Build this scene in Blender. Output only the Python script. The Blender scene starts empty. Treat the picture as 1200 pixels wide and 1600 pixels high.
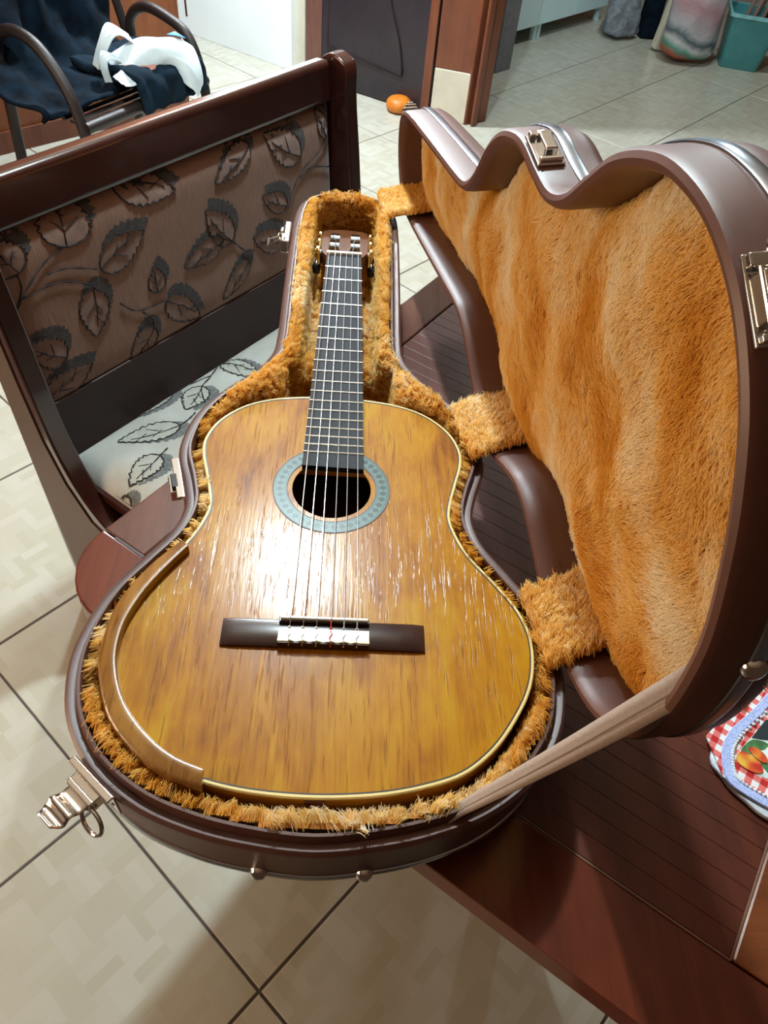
import bpy, bmesh, math, random
import numpy as np
from mathutils import Vector, Matrix
random.seed(7); RNG = np.random.default_rng(7)
C = bpy.context.scene.collection
ZF = 0.885            # height of the guitar's top above the floor; geometry below is measured from that top
V = lambda *a: np.array(a, float)

# ---------------------------------------------------------------- camera
cam_d = bpy.data.cameras.new('camera'); cam = bpy.data.objects.new('camera', cam_d); C.objects.link(cam)
cam_d.sensor_fit = 'VERTICAL'; cam_d.sensor_height = 24.0; cam_d.lens = 24.0*1162.7/1600
cam_d.clip_start = 0.02; cam_d.clip_end = 60
r_ = (0.99672, -0.00761, 0.08053); d_ = (0.04777, -0.74803, -0.66194); f_ = (0.06528, 0.66362, -0.74522)
cam.matrix_world = Matrix(((r_[0], -d_[0], -f_[0], 0.00504), (r_[1], -d_[1], -f_[1], -1.02925),
                           (r_[2], -d_[2], -f_[2], 0.58762+ZF), (0, 0, 0, 1)))
bpy.context.scene.camera = cam
# ---------------------------------------------------------------- light
W = bpy.data.worlds.new('world'); bpy.context.scene.world = W; W.use_nodes = True
W.node_tree.nodes['Background'].inputs[0].default_value = (1.0, 0.52, 0.30, 1)
W.node_tree.nodes['Background'].inputs[1].default_value = 0.05
def lamp(name, loc, power, size, col):
    l = bpy.data.lights.new(name, 'POINT'); l.energy = power; l.shadow_soft_size = size; l.color = col
    o = bpy.data.objects.new(name, l); C.objects.link(o); o.location = loc; return o
lamp('ceiling_lamp', (-0.13, 0.55, 1.50+ZF), 178, 0.045, (0.74, 0.93, 1.0))
fl_d = bpy.data.lights.new('warm_fill_light', 'AREA'); fl_d.shape = 'DISK'; fl_d.size = 1.2; fl_d.energy = 52; fl_d.color = (1.0, 0.71, 0.47)  # added warm fill from the left, out of view; no actual fixture
fl_o = bpy.data.objects.new('warm_fill_light', fl_d); C.objects.link(fl_o); fl_o.location = (-2.5, -1.0, 1.22)
fl_o.rotation_euler = (Vector((0.25, -.25, 1.1))-Vector(fl_o.location)).to_track_quat('-Z', 'Y').to_euler()
lamp('kitchen_lamp', (1.7, 3.6, 2.55), 80, 0.10, (0.72, 0.93, 1.0))
lamp('hall_lamp', (-0.55, 2.75, 2.1), 300, 0.10, (0.80, 0.93, 1.0))
vs = bpy.context.scene.view_settings
vs.view_transform = 'Standard'; vs.look = 'None'; vs.exposure = 0.0; vs.gamma = 1.0; vs.use_curve_mapping = False

# ---------------------------------------------------------------- mesh helper
class MB:
    def __init__(s): s.v = []; s.f = []
    def add(s, vs, fs):
        b = len(s.v); s.v += [tuple(map(float, p)) for p in vs]; s.f += [tuple(b+i for i in f) for f in fs]; return s
    def box(s, c, h, ax=None):
        ax = ax or (V(1,0,0), V(0,1,0), V(0,0,1)); c = V(*c)
        P = [c+ax[0]*h[0]*i+ax[1]*h[1]*j+ax[2]*h[2]*k for i in (-1,1) for j in (-1,1) for k in (-1,1)]
        return s.add(P, [(0,1,3,2),(4,6,7,5),(0,4,5,1),(2,3,7,6),(0,2,6,4),(1,5,7,3)])
    def tube(s, path, r, n=10, cap=True, flat=None):
        path = [V(*p) for p in path]; N = len(path); rr = r if hasattr(r, '__len__') else [r]*N
        up = None; P = []
        for i, p in enumerate(path):
            t = path[min(i+1, N-1)]-path[max(i-1, 0)]; t /= np.linalg.norm(t)+1e-12
            if up is None:
                a = V(0,0,1) if abs(t[2]) < .9 else V(1,0,0); up = a-t*(a@t)
            up = up-t*(up@t); up /= np.linalg.norm(up); w = np.cross(t, up)
            for k in range(n):
                q = 2*math.pi*k/n; P.append(p+rr[i]*(math.cos(q)*w+math.sin(q)*up*(flat or 1)))
        F = [(i*n+k, i*n+(k+1)%n, (i+1)*n+(k+1)%n, (i+1)*n+k) for i in range(N-1) for k in range(n)]
        if cap: F += [tuple(range(n))[::-1], tuple((N-1)*n+k for k in range(n))]
        return s.add(P, F)
    def lathe(s, c, prof, ax=None, n=24):
        ax = ax or (V(1,0,0), V(0,1,0), V(0,0,1)); c = V(*c); P = []
        for r, z in prof:
            for k in range(n):
                q = 2*math.pi*k/n; P.append(c+ax[0]*r*math.cos(q)+ax[1]*r*math.sin(q)+ax[2]*z)
        m = len(prof)
        F = [(i*n+k, i*n+(k+1)%n, (i+1)*n+(k+1)%n, (i+1)*n+k) for i in range(m-1) for k in range(n)]
        F += [tuple(range(n))[::-1], tuple((m-1)*n+k for k in range(n))]
        return s.add(P, F)
    def grid(s, G, closed=False):
        G = np.asarray(G, float); a, b = G.shape[:2]
        F = [(i*b+j, i*b+(j+1)%b, (i+1)*b+(j+1)%b, (i+1)*b+j) for i in range(a-1) for j in range(b if closed else b-1)]
        return s.add(G.reshape(-1, 3), F)
    def prism(s, poly, fr, z0, z1):
        n = len(poly); P = [fr(x, y, z0) for x, y in poly]+[fr(x, y, z1) for x, y in poly]
        return s.add(P, [tuple(range(n))[::-1], tuple(range(n, 2*n))]+[(i, (i+1) % n, n+(i+1) % n, n+i) for i in range(n)])
    def build(s, name, mat, parent=None, smooth=True, bevel=0, seg=2, angle=35, solid=0, sub=0):
        me = bpy.data.meshes.new(name); off = V(0, 0, ZF)
        base = V(*parent_loc(parent)) if parent else V(0, 0, 0)
        me.from_pydata([tuple(V(*p)+off-base) for p in s.v], [], s.f)
        bm = bmesh.new(); bm.from_mesh(me); bmesh.ops.recalc_face_normals(bm, faces=bm.faces); bm.to_mesh(me); bm.free()
        o = bpy.data.objects.new(name, me); C.objects.link(o)
        if parent: o.parent = parent
        me.materials.append(mat)
        if smooth:
            for p in me.polygons: p.use_smooth = True
        if solid:
            m = o.modifiers.new('s', 'SOLIDIFY'); m.thickness = solid; m.offset = 0
        if bevel:
            m = o.modifiers.new('b', 'BEVEL'); m.width = bevel; m.segments = seg; m.limit_method = 'ANGLE'; m.angle_limit = math.radians(angle); m.harden_normals = smooth
        if sub:
            m = o.modifiers.new('u', 'SUBSURF'); m.levels = sub; m.render_levels = sub
        elif smooth and not bevel:
            me.set_sharp_from_angle(angle=math.radians(40))
        return o
def parent_loc(p):
    l = V(0, 0, 0)
    while p is not None: l = l+V(*p.location); p = p.parent
    return l
def tag(o, label=None, cat=None, group=None, kind=None):
    for k, v in (('label', label), ('category', cat), ('group', group), ('kind', kind)):
        if v: o[k] = v
    return o
def thing(name, label, cat, loc, group=None):
    o = bpy.data.objects.new(name, None); C.objects.link(o); o.location = (loc[0], loc[1], loc[2]+ZF)
    o.empty_display_size = .1
    return tag(o, label, cat, group)
def catmull(P, n=8, closed=False):
    P = [V(*p) for p in P]; N = len(P); out = []
    for i in range(N if closed else N-1):
        g = (lambda k: P[k % N]) if closed else (lambda k: P[min(max(k, 0), N-1)])
        a, b, c, d = g(i-1), g(i), g(i+1), g(i+2)
        for s in np.linspace(0, 1, n, endpoint=False):
            out.append(.5*(2*b+(c-a)*s+(2*a-5*b+4*c-d)*s*s+(3*b-a-3*c+d)*s**3))
    if not closed: out.append(P[-1])
    return np.array(out)
def resample(D, n, closed=True):
    Q = np.vstack([D, D[:1]]) if closed else D
    L = np.r_[0, np.cumsum(np.hypot(*(np.diff(Q[:, :2], axis=0)).T))]
    t = np.linspace(0, L[-1], n, endpoint=not closed)
    return np.column_stack([np.interp(t, L, Q[:, k]) for k in range(Q.shape[1])])
def normals2(D, closed=True):
    T = (np.roll(D, -1, 0)-np.roll(D, 1, 0)) if closed else np.gradient(D, axis=0)
    N = np.column_stack([T[:, 1], -T[:, 0]]); return N/np.linalg.norm(N, axis=1)[:, None]
def mirror_closed(H): return np.vstack([H, (H[::-1])[1:-1]*[-1, 1]])

# ---------------------------------------------------------------- materials
def mat_new(name):
    m = bpy.data.materials.new(name); m.use_nodes = True; nt = m.node_tree
    return m, nt, nt.nodes['Principled BSDF']
def N(nt, t, **k):
    n = nt.nodes.new(t)
    for a, v in k.items():
        if a.startswith('i_'):
            key = a[2:]; n.inputs[int(key) if key.isdigit() else key.replace('_', ' ')].default_value = v
        else: setattr(n, a, v)
    return n
def L(nt, a, b): nt.links.new(a, b)
def mapping(nt, scale=(1,1,1), rot=(0,0,0), coord='Object', loc=(0,0,0)):
    tc = N(nt, 'ShaderNodeTexCoord'); mp = N(nt, 'ShaderNodeMapping')
    mp.inputs['Scale'].default_value = scale; mp.inputs['Rotation'].default_value = rot; mp.inputs['Location'].default_value = loc
    L(nt, tc.outputs[coord], mp.inputs['Vector']); return mp.outputs['Vector']
def noise(nt, vec, scale, detail=4, rough=.5, dist=0):
    n = N(nt, 'ShaderNodeTexNoise'); n.inputs['Scale'].default_value = scale; n.inputs['Detail'].default_value = detail
    n.inputs['Roughness'].default_value = rough; n.inputs['Distortion'].default_value = dist
    L(nt, vec, n.inputs['Vector']); return n.outputs['Fac']
def ramp(nt, fac, stops, interp='LINEAR'):
    r = N(nt, 'ShaderNodeValToRGB'); r.color_ramp.interpolation = interp; e = r.color_ramp.elements
    while len(e) < len(stops): e.new(.5)
    for x, (p, c) in zip(e, stops): x.position = p; x.color = (*c, 1)
    L(nt, fac, r.inputs['Fac']); return r.outputs['Color']
def math_(nt, op, a, b=None, c=None):
    n = N(nt, 'ShaderNodeMath', operation=op)
    for i, x in enumerate((a, b, c)):
        if x is None: continue
        if isinstance(x, (int, float)): n.inputs[i].default_value = x
        else: L(nt, x, n.inputs[i])
    return n.outputs[0]
def mix(nt, fac, a, b, mode='MIX'):
    n = N(nt, 'ShaderNodeMix', data_type='RGBA', blend_type=mode)
    for i, x in ((0, fac), (6, a), (7, b)):
        if isinstance(x, (int, float)): n.inputs[i].default_value = x
        elif isinstance(x, tuple): n.inputs[i].default_value = (*x, 1)
        else: L(nt, x, n.inputs[i])
    return n.outputs[2]
def bump(nt, h, b, strength=.3, dist=.001):
    n = N(nt, 'ShaderNodeBump'); n.inputs['Strength'].default_value = strength; n.inputs['Distance'].default_value = dist
    L(nt, h, n.inputs['Height']); L(nt, n.outputs[0], b.inputs['Normal'])
def plain(name, col, rough=.5, metal=0, var=.15, nscale=30, coat=0, bmp=0, spec=.5, sheen=0):
    m, nt, b = mat_new(name); v = mapping(nt)
    f = noise(nt, v, nscale, 3)
    L(nt, ramp(nt, f, [(.3, tuple(c*(1-var) for c in col)), (.7, tuple(min(1, c*(1+var)) for c in col))]), b.inputs['Base Color'])
    b.inputs['Roughness'].default_value = rough; b.inputs['Metallic'].default_value = metal
    b.inputs['Coat Weight'].default_value = coat; b.inputs['Specular IOR Level'].default_value = spec
    b.inputs['Sheen Weight'].default_value = sheen
    if bmp: bump(nt, noise(nt, v, nscale*20, 2), b, bmp, .0005)
    return m
def wood(name, stops, grain=(60, 4, 60), rough=.3, rot=0, pores=.5, bmp=.15, coat=.0, big=3, dark=(.03, .01, .004), coat_r=.1):
    m, nt, b = mat_new(name)
    v = mapping(nt, grain, (0, 0, rot)); f = noise(nt, v, 1.0, 6, .62, .6)
    v2 = mapping(nt, (1, 1, 1)); g = noise(nt, v2, big*3, 3, .5, .3)
    h = math_(nt, 'ADD', math_(nt, 'MULTIPLY', f, .6), math_(nt, 'MULTIPLY', g, .4))
    col = ramp(nt, h, stops)
    vp = mapping(nt, tuple(x*(7 if x > 20 else 3.0) for x in grain), (0, 0, rot))
    p = noise(nt, vp, 1.0, 2, .5); pm = ramp(nt, p, [(.60, (0, 0, 0)), (.70, (1, 1, 1))])
    k = math_(nt, 'MULTIPLY', pm, pores)
    L(nt, mix(nt, k, col, dark), b.inputs['Base Color'])
    b.inputs['Roughness'].default_value = rough; b.inputs['Coat Weight'].default_value = coat; b.inputs['Coat Roughness'].default_value = coat_r
    if bmp: bump(nt, math_(nt, 'SUBTRACT', f, math_(nt, 'MULTIPLY', pm, .5)), b, bmp, .0008)
    return m
M = {}
M['guitar_top'] = wood('guitar_top', [(.34, (.17, .050, .001)), (.44, (.33, .130, .0015)), (.55, (.42, .195, .002)), (.68, (.24, .070, .001))], grain=(40, 3.2, 40), rough=.45, pores=.45, bmp=.22, coat=.42, big=2.6, dark=(.13, .04, .008), coat_r=.22)
def koa_top():
    m, nt, b = mat_new('guitar_top')
    lo = noise(nt, mapping(nt, (9, 5, 9)), 1.0, 4, .6, .8); md = noise(nt, mapping(nt, (34, 9, 34)), 1.0, 5, .6, 1.2); fi = noise(nt, mapping(nt, (230, 14, 230)), 1.0, 3, .6, .3)
    h = math_(nt, 'ADD', math_(nt, 'ADD', math_(nt, 'MULTIPLY', lo, .45), math_(nt, 'MULTIPLY', md, .35)), math_(nt, 'MULTIPLY', fi, .2))
    col = ramp(nt, h, [(.34, (.15, .036, .0004)), (.43, (.29, .098, .0006)), (.52, (.39, .160, .001)), (.60, (.43, .215, .002)), (.70, (.24, .073, .0006))])
    p1 = ramp(nt, noise(nt, mapping(nt, (520, 26, 520)), 1.0, 2, .5), [(.60, (0, 0, 0)), (.68, (1, 1, 1))])
    p2 = ramp(nt, noise(nt, mapping(nt, (160, 11, 160), (0, 0, .03)), 1.0, 3, .6, .6), [(.62, (0, 0, 0)), (.70, (1, 1, 1))])
    gate = ramp(nt, noise(nt, mapping(nt, (16, 5, 16)), 1.0, 2, .5), [(.42, (0, 0, 0)), (.58, (1, 1, 1))])
    pk = math_(nt, 'MULTIPLY', math_(nt, 'MAXIMUM', p1, math_(nt, 'MULTIPLY', p2, gate)), .48)
    L(nt, mix(nt, pk, col, (.13, .035, .004)), b.inputs['Base Color'])
    b.inputs['Roughness'].default_value = .5; b.inputs['Specular IOR Level'].default_value = .08
    b.inputs['Coat Weight'].default_value = .42; b.inputs['Coat Roughness'].default_value = .21
    bp = N(nt, 'ShaderNodeBump'); bp.inputs['Strength'].default_value = .35; bp.inputs['Distance'].default_value = .0006
    L(nt, math_(nt, 'SUBTRACT', math_(nt, 'MULTIPLY', fi, .6), pk), bp.inputs['Height']); L(nt, bp.outputs[0], b.inputs['Normal']); L(nt, bp.outputs[0], b.inputs['Coat Normal'])
    return m
M['guitar_top'] = koa_top()
M['guitar_side'] = wood('guitar_side', [(.3, (.30, .10, .010)), (.6, (.55, .24, .02))], grain=(8, 8, 60), rough=.25, pores=.2, coat=.6)
M['armrest'] = wood('armrest', [(.36, (.075, .024, .006)), (.47, (.20, .080, .014)), (.62, (.30, .14, .030))], grain=(60, 7, 60), rough=.3, rot=.1, pores=.5, coat=.7)
M['ebony'] = wood('ebony', [(.3, (.010, .010, .012)), (.7, (.026, .026, .032))], grain=(150, 8, 60), rough=.5, pores=.1, bmp=.1)
M['ebony'].node_tree.nodes['Principled BSDF'].inputs['Specular IOR Level'].default_value = .10
M['bridge_wood'] = wood('bridge_wood', [(.3, (.013, .005, .004)), (.7, (.040, .014, .010))], grain=(8, 120, 60), rough=.24, pores=.2, bmp=.1, coat=.4)
M['mahogany'] = wood('mahogany', [(.3, (.085, .020, .008)), (.6, (.17, .045, .016))], grain=(50, 4, 50), rough=.28, pores=.4, coat=.5)
M['neck_wood'] = wood('neck_wood', [(.3, (.085, .028, .011)), (.7, (.15, .055, .020))], grain=(50, 4, 50), rough=.35, pores=.3)
M['binding'] = plain('binding', (.72, .56, .22), .35, var=.06, coat=.4)
M['purfling'] = plain('purfling', (.03, .018, .01), .4)
M['bone'] = plain('bone', (.82, .78, .66), .35, var=.04)
M['white_nylon'] = plain('white_nylon', (.80, .84, .84), .35, var=.04)
M['silver_string'] = plain('silver_string', (.75, .74, .72), .25, metal=1, nscale=300)
M['nylon_string'] = plain('nylon_string', (.42, .42, .42), .25, nscale=300)
M['fret'] = plain('fret', (.80, .78, .70), .22, metal=1)
M['chrome'] = plain('chrome', (.80, .79, .77), .13, metal=1, var=.04)
M['steel_strip'] = plain('steel_strip', (.42, .45, .50), .25, metal=1, var=.08)
M['brass'] = plain('brass', (.85, .62, .25), .22, metal=1)
M['black_button'] = plain('black_button', (.012, .012, .014), .25)
M['case_brown'] = plain('case_brown', (.098, .036, .024), .46, var=.06, nscale=90, bmp=.12, spec=.6)
M['lining_base'] = plain('lining_base', (.42, .16, .022), .9, var=.2, nscale=40)
M['webbing'] = plain('webbing', (.33, .25, .20), .75, var=.08, nscale=400, bmp=.4)
M['webbing_seam'] = plain('webbing_seam', (.16, .10, .07), .85)
M['red_thread'] = plain('red_thread', (.55, .04, .03), .6)
M['bench_wood'] = wood('bench_wood', [(.3, (.024, .006, .0045)), (.7, (.055, .013, .008))], grain=(30, 4, 30), rot=-.6, rough=.20, pores=.25, bmp=.05, coat=.8)
M['bench_dark'] = wood('bench_dark', [(.3, (.022, .008, .006)), (.7, (.045, .014, .009))], grain=(30, 4, 30), rot=-.6, rough=.55, pores=.25, bmp=.05)
M['bench_side'] = plain('bench_side', (.105, .072, .055), .5, var=.06, nscale=8)
M['table_wood'] = wood('table_wood', [(.3, (.075, .014, .007)), (.7, (.155, .030, .012))], grain=(60, 4, 60), rot=.614, rough=.22, pores=.25, bmp=.05, coat=.35)
M['table_panel'] = wood('table_panel', [(.3, (.060, .012, .006)), (.7, (.125, .026, .011))], grain=(60, 4, 60), rot=.614, rough=.38, pores=.25, bmp=.1, coat=.08)
M['table_end'] = wood('table_end', [(.3, (.10, .026, .009)), (.7, (.23, .066, .020))], grain=(4, 60, 60), rot=.614, rough=.25, pores=.25, bmp=.05, coat=.3)
M['table_left'] = wood('table_left', [(.3, (.065, .024, .016)), (.7, (.14, .052, .034))], grain=(60, 4, 60), rot=-.614, rough=.24, pores=.3, bmp=.05, coat=.3)
M['line_dark'] = plain('line_dark', (.03, .012, .008), .5)
M['line_light'] = plain('line_light', (.20, .10, .065), .35)
M['rattan'] = plain('rattan', (.018, .011, .010), .38, nscale=200, var=.3, bmp=.5)
M['navy'] = plain('navy', (.002, .0075, .015), .95, var=.7, nscale=22, spec=.15)
M['navy_light'] = plain('navy_light', (.0035, .013, .025), .95, var=.4, nscale=18, spec=.2)
M['bag_white'] = plain('bag_white', (.70, .80, .84), .4, var=.08, nscale=20)
M['bag_pink'] = plain('bag_pink', (.48, .22, .17), .6)
M['bag_blue'] = plain('bag_blue', (.05, .22, .45), .5)
M['wardrobe_wood'] = wood('wardrobe_wood', [(.3, (.16, .045, .015)), (.7, (.27, .085, .028))], grain=(14, 14, 3), rough=.35, pores=.25, bmp=.05)
M['casing_wood'] = wood('casing_wood', [(.3, (.10, .028, .014)), (.7, (.20, .060, .026))], grain=(24, 24, 2.5), rough=.3, pores=.3, bmp=.05)
M['door_wood'] = wood('door_wood', [(.3, (.014, .012, .018)), (.7, (.034, .022, .027))], grain=(20, 20, 3), rough=.32, pores=.2, bmp=.03)
M['door_edge_wood'] = wood('door_edge_wood', [(.3, (.11, .045, .035)), (.7, (.19, .08, .055))], grain=(20, 20, 3), rough=.35, pores=.3, bmp=.03)
M['curtain'] = plain('curtain', (.16, .018, .035), .8)
M['wall_white'] = plain('wall_white', (.86, .88, .88), .8, var=.02, nscale=4)
M['ceiling_bounce'] = plain('ceiling_bounce', (.26, .17, .11), .6, var=.1, nscale=3)
M['cream_tile'] = plain('cream_tile', (.60, .56, .45), .4, var=.06, nscale=16)
M['baseboard'] = plain('baseboard', (.80, .76, .60), .4, var=.03)
M['grey_wall'] = plain('grey_wall', (.20, .20, .22), .7)
M['cabinet_white'] = plain('cabinet_white', (.66, .84, .88), .4, var=.02, nscale=5)
M['dark_gap'] = plain('dark_gap', (.02, .02, .025), .8)
M['teal'] = plain('teal', (.06, .26, .28), .4, var=.12, nscale=12)
M['teal_light'] = plain('teal_light', (.20, .48, .50), .35)
M['stick_brown'] = plain('stick_brown', (.22, .15, .13), .6)
M['maroon'] = plain('maroon', (.06, .015, .025), .6)
M['orange'] = plain('orange', (.58, .17, .012), .45, var=.12, nscale=25)
M['grout'] = plain('grout', (.075, .058, .048), .8)
M['fleece'] = plain('fleece', (.80, .82, .88), .95, nscale=250, bmp=.8)
M['ribbon'] = plain('ribbon', (.42, .48, .80), .6, nscale=500, var=.3)
M['print_dark'] = plain('print_dark', (.012, .02, .022), .8)
M['print_white'] = plain('print_white', (.70, .80, .74), .8)
M['print_green'] = plain('print_green', (.06, .17, .05), .8, var=.6, nscale=90)

def tile_mat():
    m, nt, b = mat_new('ceramic_tile')
    tc = N(nt, 'ShaderNodeTexCoord'); mp = N(nt, 'ShaderNodeMapping'); L(nt, tc.outputs['Object'], mp.inputs[0])
    oi = N(nt, 'ShaderNodeObjectInfo')
    s = N(nt, 'ShaderNodeSeparateXYZ'); L(nt, mp.outputs[0], s.inputs[0])
    K = 1/.0643
    x = math_(nt, 'MULTIPLY', math_(nt, 'ADD', s.outputs[0], .225), K); y = math_(nt, 'MULTIPLY', math_(nt, 'ADD', s.outputs[1], .225), K)
    cx = math_(nt, 'FLOOR', x); cy = math_(nt, 'FLOOR', y)
    par = math_(nt, 'MODULO', math_(nt, 'ADD', cx, cy), 2.0)
    fx = math_(nt, 'FRACT', x); fy = math_(nt, 'FRACT', y)
    sel = math_(nt, 'ADD', math_(nt, 'MULTIPLY', par, fx), math_(nt, 'MULTIPLY', math_(nt, 'SUBTRACT', 1.0, par), fy))
    st = math_(nt, 'FLOOR', math_(nt, 'MULTIPLY', sel, 3.0))
    cv = N(nt, 'ShaderNodeCombineXYZ'); L(nt, cx, cv.inputs[0]); L(nt, cy, cv.inputs[1])
    L(nt, math_(nt, 'ADD', math_(nt, 'MULTIPLY', par, 5.0), math_(nt, 'ADD', st, math_(nt, 'MULTIPLY', oi.outputs['Random'], 13.0))), cv.inputs[2])
    wn = N(nt, 'ShaderNodeTexWhiteNoise'); wn.noise_dimensions = '3D'; L(nt, cv.outputs[0], wn.inputs[0])
    nv = noise(nt, tc.outputs['Object'], 7, 3)
    h = math_(nt, 'ADD', math_(nt, 'MULTIPLY', wn.outputs[0], .65), math_(nt, 'MULTIPLY', nv, .35))
    L(nt, ramp(nt, h, [(.12, (.43, .41, .325)), (.5, (.465, .45, .375)), (.9, (.50, .49, .43))]), b.inputs['Base Color'])
    b.inputs['Roughness'].default_value = .22
    bump(nt, noise(nt, tc.outputs['Object'], 30, 2), b, .06, .002)
    return m
M['tile'] = tile_mat()
def velvet():  # backrest fabric: its shaded look is put into a browner colour
    m, nt, b = mat_new('back_chenille_shaded')
    v = mapping(nt, (1, 1, 1)); g = noise(nt, v, 9, 4); st = noise(nt, mapping(nt, (260, 260, 30)), 1.0, 3)
    h = math_(nt, 'ADD', math_(nt, 'MULTIPLY', g, .5), math_(nt, 'MULTIPLY', st, .5))
    L(nt, ramp(nt, h, [(.30, (.24, .125, .082)), (.7, (.35, .20, .135))]), b.inputs['Base Color'])
    b.inputs['Roughness'].default_value = .8; b.inputs['Sheen Weight'].default_value = .35; b.inputs['Sheen Roughness'].default_value = .4
    b.inputs['Sheen Tint'].default_value = (.75, .9, 1, 1)
    bump(nt, st, b, .5, .001); return m
M['velvet'] = velvet()
M['velvet_leaf_shaded'] = plain('velvet_leaf_shaded', (.26, .14, .095), .8, var=.2, nscale=60, sheen=.5)
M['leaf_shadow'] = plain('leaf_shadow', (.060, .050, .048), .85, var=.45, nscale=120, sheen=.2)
M['leaf_line'] = plain('leaf_line', (.022, .016, .015), .9)
def seat_mat():  # same fabric on the seat, its lit look put into a greyer, paler colour
    m, nt, b = mat_new('seat_chenille_lit')
    v = mapping(nt); g = noise(nt, v, 12, 4)
    L(nt, ramp(nt, g, [(.3, (.31, .30, .26)), (.7, (.42, .42, .38))]), b.inputs['Base Color'])
    b.inputs['Roughness'].default_value = .8; b.inputs['Sheen Weight'].default_value = .5
    bump(nt, noise(nt, mapping(nt, (200, 30, 200), (0, 0, .9)), 1.0, 3), b, .4, .001); return m
M['seat_velvet_lit'] = seat_mat()
M['seat_leaf_lit'] = plain('seat_leaf_lit', (.33, .33, .285), .8, var=.1, nscale=60)
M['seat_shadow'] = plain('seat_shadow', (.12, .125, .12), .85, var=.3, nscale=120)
def rosette_mat():
    m, nt, b = mat_new('rosette')
    tc = N(nt, 'ShaderNodeTexCoord'); s = N(nt, 'ShaderNodeSeparateXYZ'); L(nt, tc.outputs['Object'], s.inputs[0])
    a = math_(nt, 'ARCTAN2', s.outputs[1], s.outputs[0])
    r = math_(nt, 'SQRT', math_(nt, 'ADD', math_(nt, 'POWER', s.outputs[0], 2.0), math_(nt, 'POWER', s.outputs[1], 2.0)))
    A = math_(nt, 'ABSOLUTE', math_(nt, 'SINE', math_(nt, 'MULTIPLY', a, 20.0)))
    rr = math_(nt, 'ABSOLUTE', math_(nt, 'MULTIPLY', math_(nt, 'SUBTRACT', r, .0555), 230.0))
    k = math_(nt, 'GREATER_THAN', A, math_(nt, 'ADD', math_(nt, 'MULTIPLY', rr, .9), .25))
    band = math_(nt, 'LESS_THAN', rr, 1.0)
    lines = math_(nt, 'GREATER_THAN', math_(nt, 'SINE', math_(nt, 'MULTIPLY', r, 7000.0)), .2)
    c1 = mix(nt, k, (.075, .135, .11), (.010, .030, .024)); c2 = mix(nt, lines, (.015, .03, .027), (.10, .17, .145))
    L(nt, mix(nt, band, c2, c1), b.inputs['Base Color']); b.inputs['Roughness'].default_value = .35; b.inputs['Specular IOR Level'].default_value = .3
    return m
M['rosette'] = rosette_mat()
def _g0(): pass
def gingham():
    m, nt, b = mat_new('gingham')
    tc = N(nt, 'ShaderNodeTexCoord'); mp = N(nt, 'ShaderNodeMapping'); mp.inputs['Rotation'].default_value = (0, 0, -.93); L(nt, tc.outputs['Object'], mp.inputs[0])
    s = N(nt, 'ShaderNodeSeparateXYZ'); L(nt, mp.outputs[0], s.inputs[0])
    q = [math_(nt, 'GREATER_THAN', math_(nt, 'FRACT', math_(nt, 'MULTIPLY', math_(nt, 'ADD', s.outputs[i], 1.0), 72.0)), .5) for i in (0, 1)]
    t = math_(nt, 'MULTIPLY', math_(nt, 'ADD', q[0], q[1]), .5)
    L(nt, ramp(nt, t, [(.0, (.80, .76, .74)), (.5, (.72, .16, .14)), (1.0, (.50, .012, .012))]), b.inputs['Base Color'])
    b.inputs['Roughness'].default_value = .85; return m
M['gingham'] = gingham()
def fruit():
    m, nt, b = mat_new('fruit_print'); v = mapping(nt)
    L(nt, ramp(nt, noise(nt, v, 55, 2, .4, .5), [(.35, (.50, .02, .008)), (.5, (.70, .12, .01)), (.65, (.80, .42, .04))]), b.inputs['Base Color'])
    b.inputs['Roughness'].default_value = .8; return m
M['fruit'] = fruit()
def fur_mat(name, lo, mid, hi):
    m, nt, b = mat_new(name)
    a = N(nt, 'ShaderNodeAttribute'); a.attribute_name = 'tone'
    col = ramp(nt, a.outputs['Fac'], [(0, lo), (.45, mid), (1, hi)])
    L(nt, col, b.inputs['Base Color']); b.inputs['Roughness'].default_value = .55
    b.inputs['Specular IOR Level'].default_value = .35
    tr = N(nt, 'ShaderNodeBsdfTranslucent'); L(nt, col, tr.inputs['Color'])
    mx = N(nt, 'ShaderNodeMixShader'); mx.inputs[0].default_value = .42
    L(nt, b.outputs[0], mx.inputs[1]); L(nt, tr.outputs[0], mx.inputs[2])
    L(nt, mx.outputs[0], nt.nodes['Material Output'].inputs['Surface']); return m
M['fur'] = fur_mat('plush_fur', (.80, .43, .05), (.95, .70, .25), (1.0, .95, .80))
M['tuft'] = fur_mat('leaf_tuft', (.1, .1, .1), (.3, .3, .3), (.6, .6, .6))
def clear_bag(name, col, alpha=.35):
    m, nt, b = mat_new(name); v = mapping(nt)
    L(nt, ramp(nt, noise(nt, v, 18, 4, .6, 1), [(.35, tuple(c*.5 for c in col)), (.65, col)]), b.inputs['Base Color'])
    b.inputs['Roughness'].default_value = .18; b.inputs['Transmission Weight'].default_value = alpha; b.inputs['IOR'].default_value = 1.1
    bump(nt, noise(nt, v, 25, 4, .6, 1), b, .8, .01); return m
M['bag_clear'] = clear_bag('bag_clear', (.40, .44, .50))
M['cloth_mix'] = None
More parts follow.
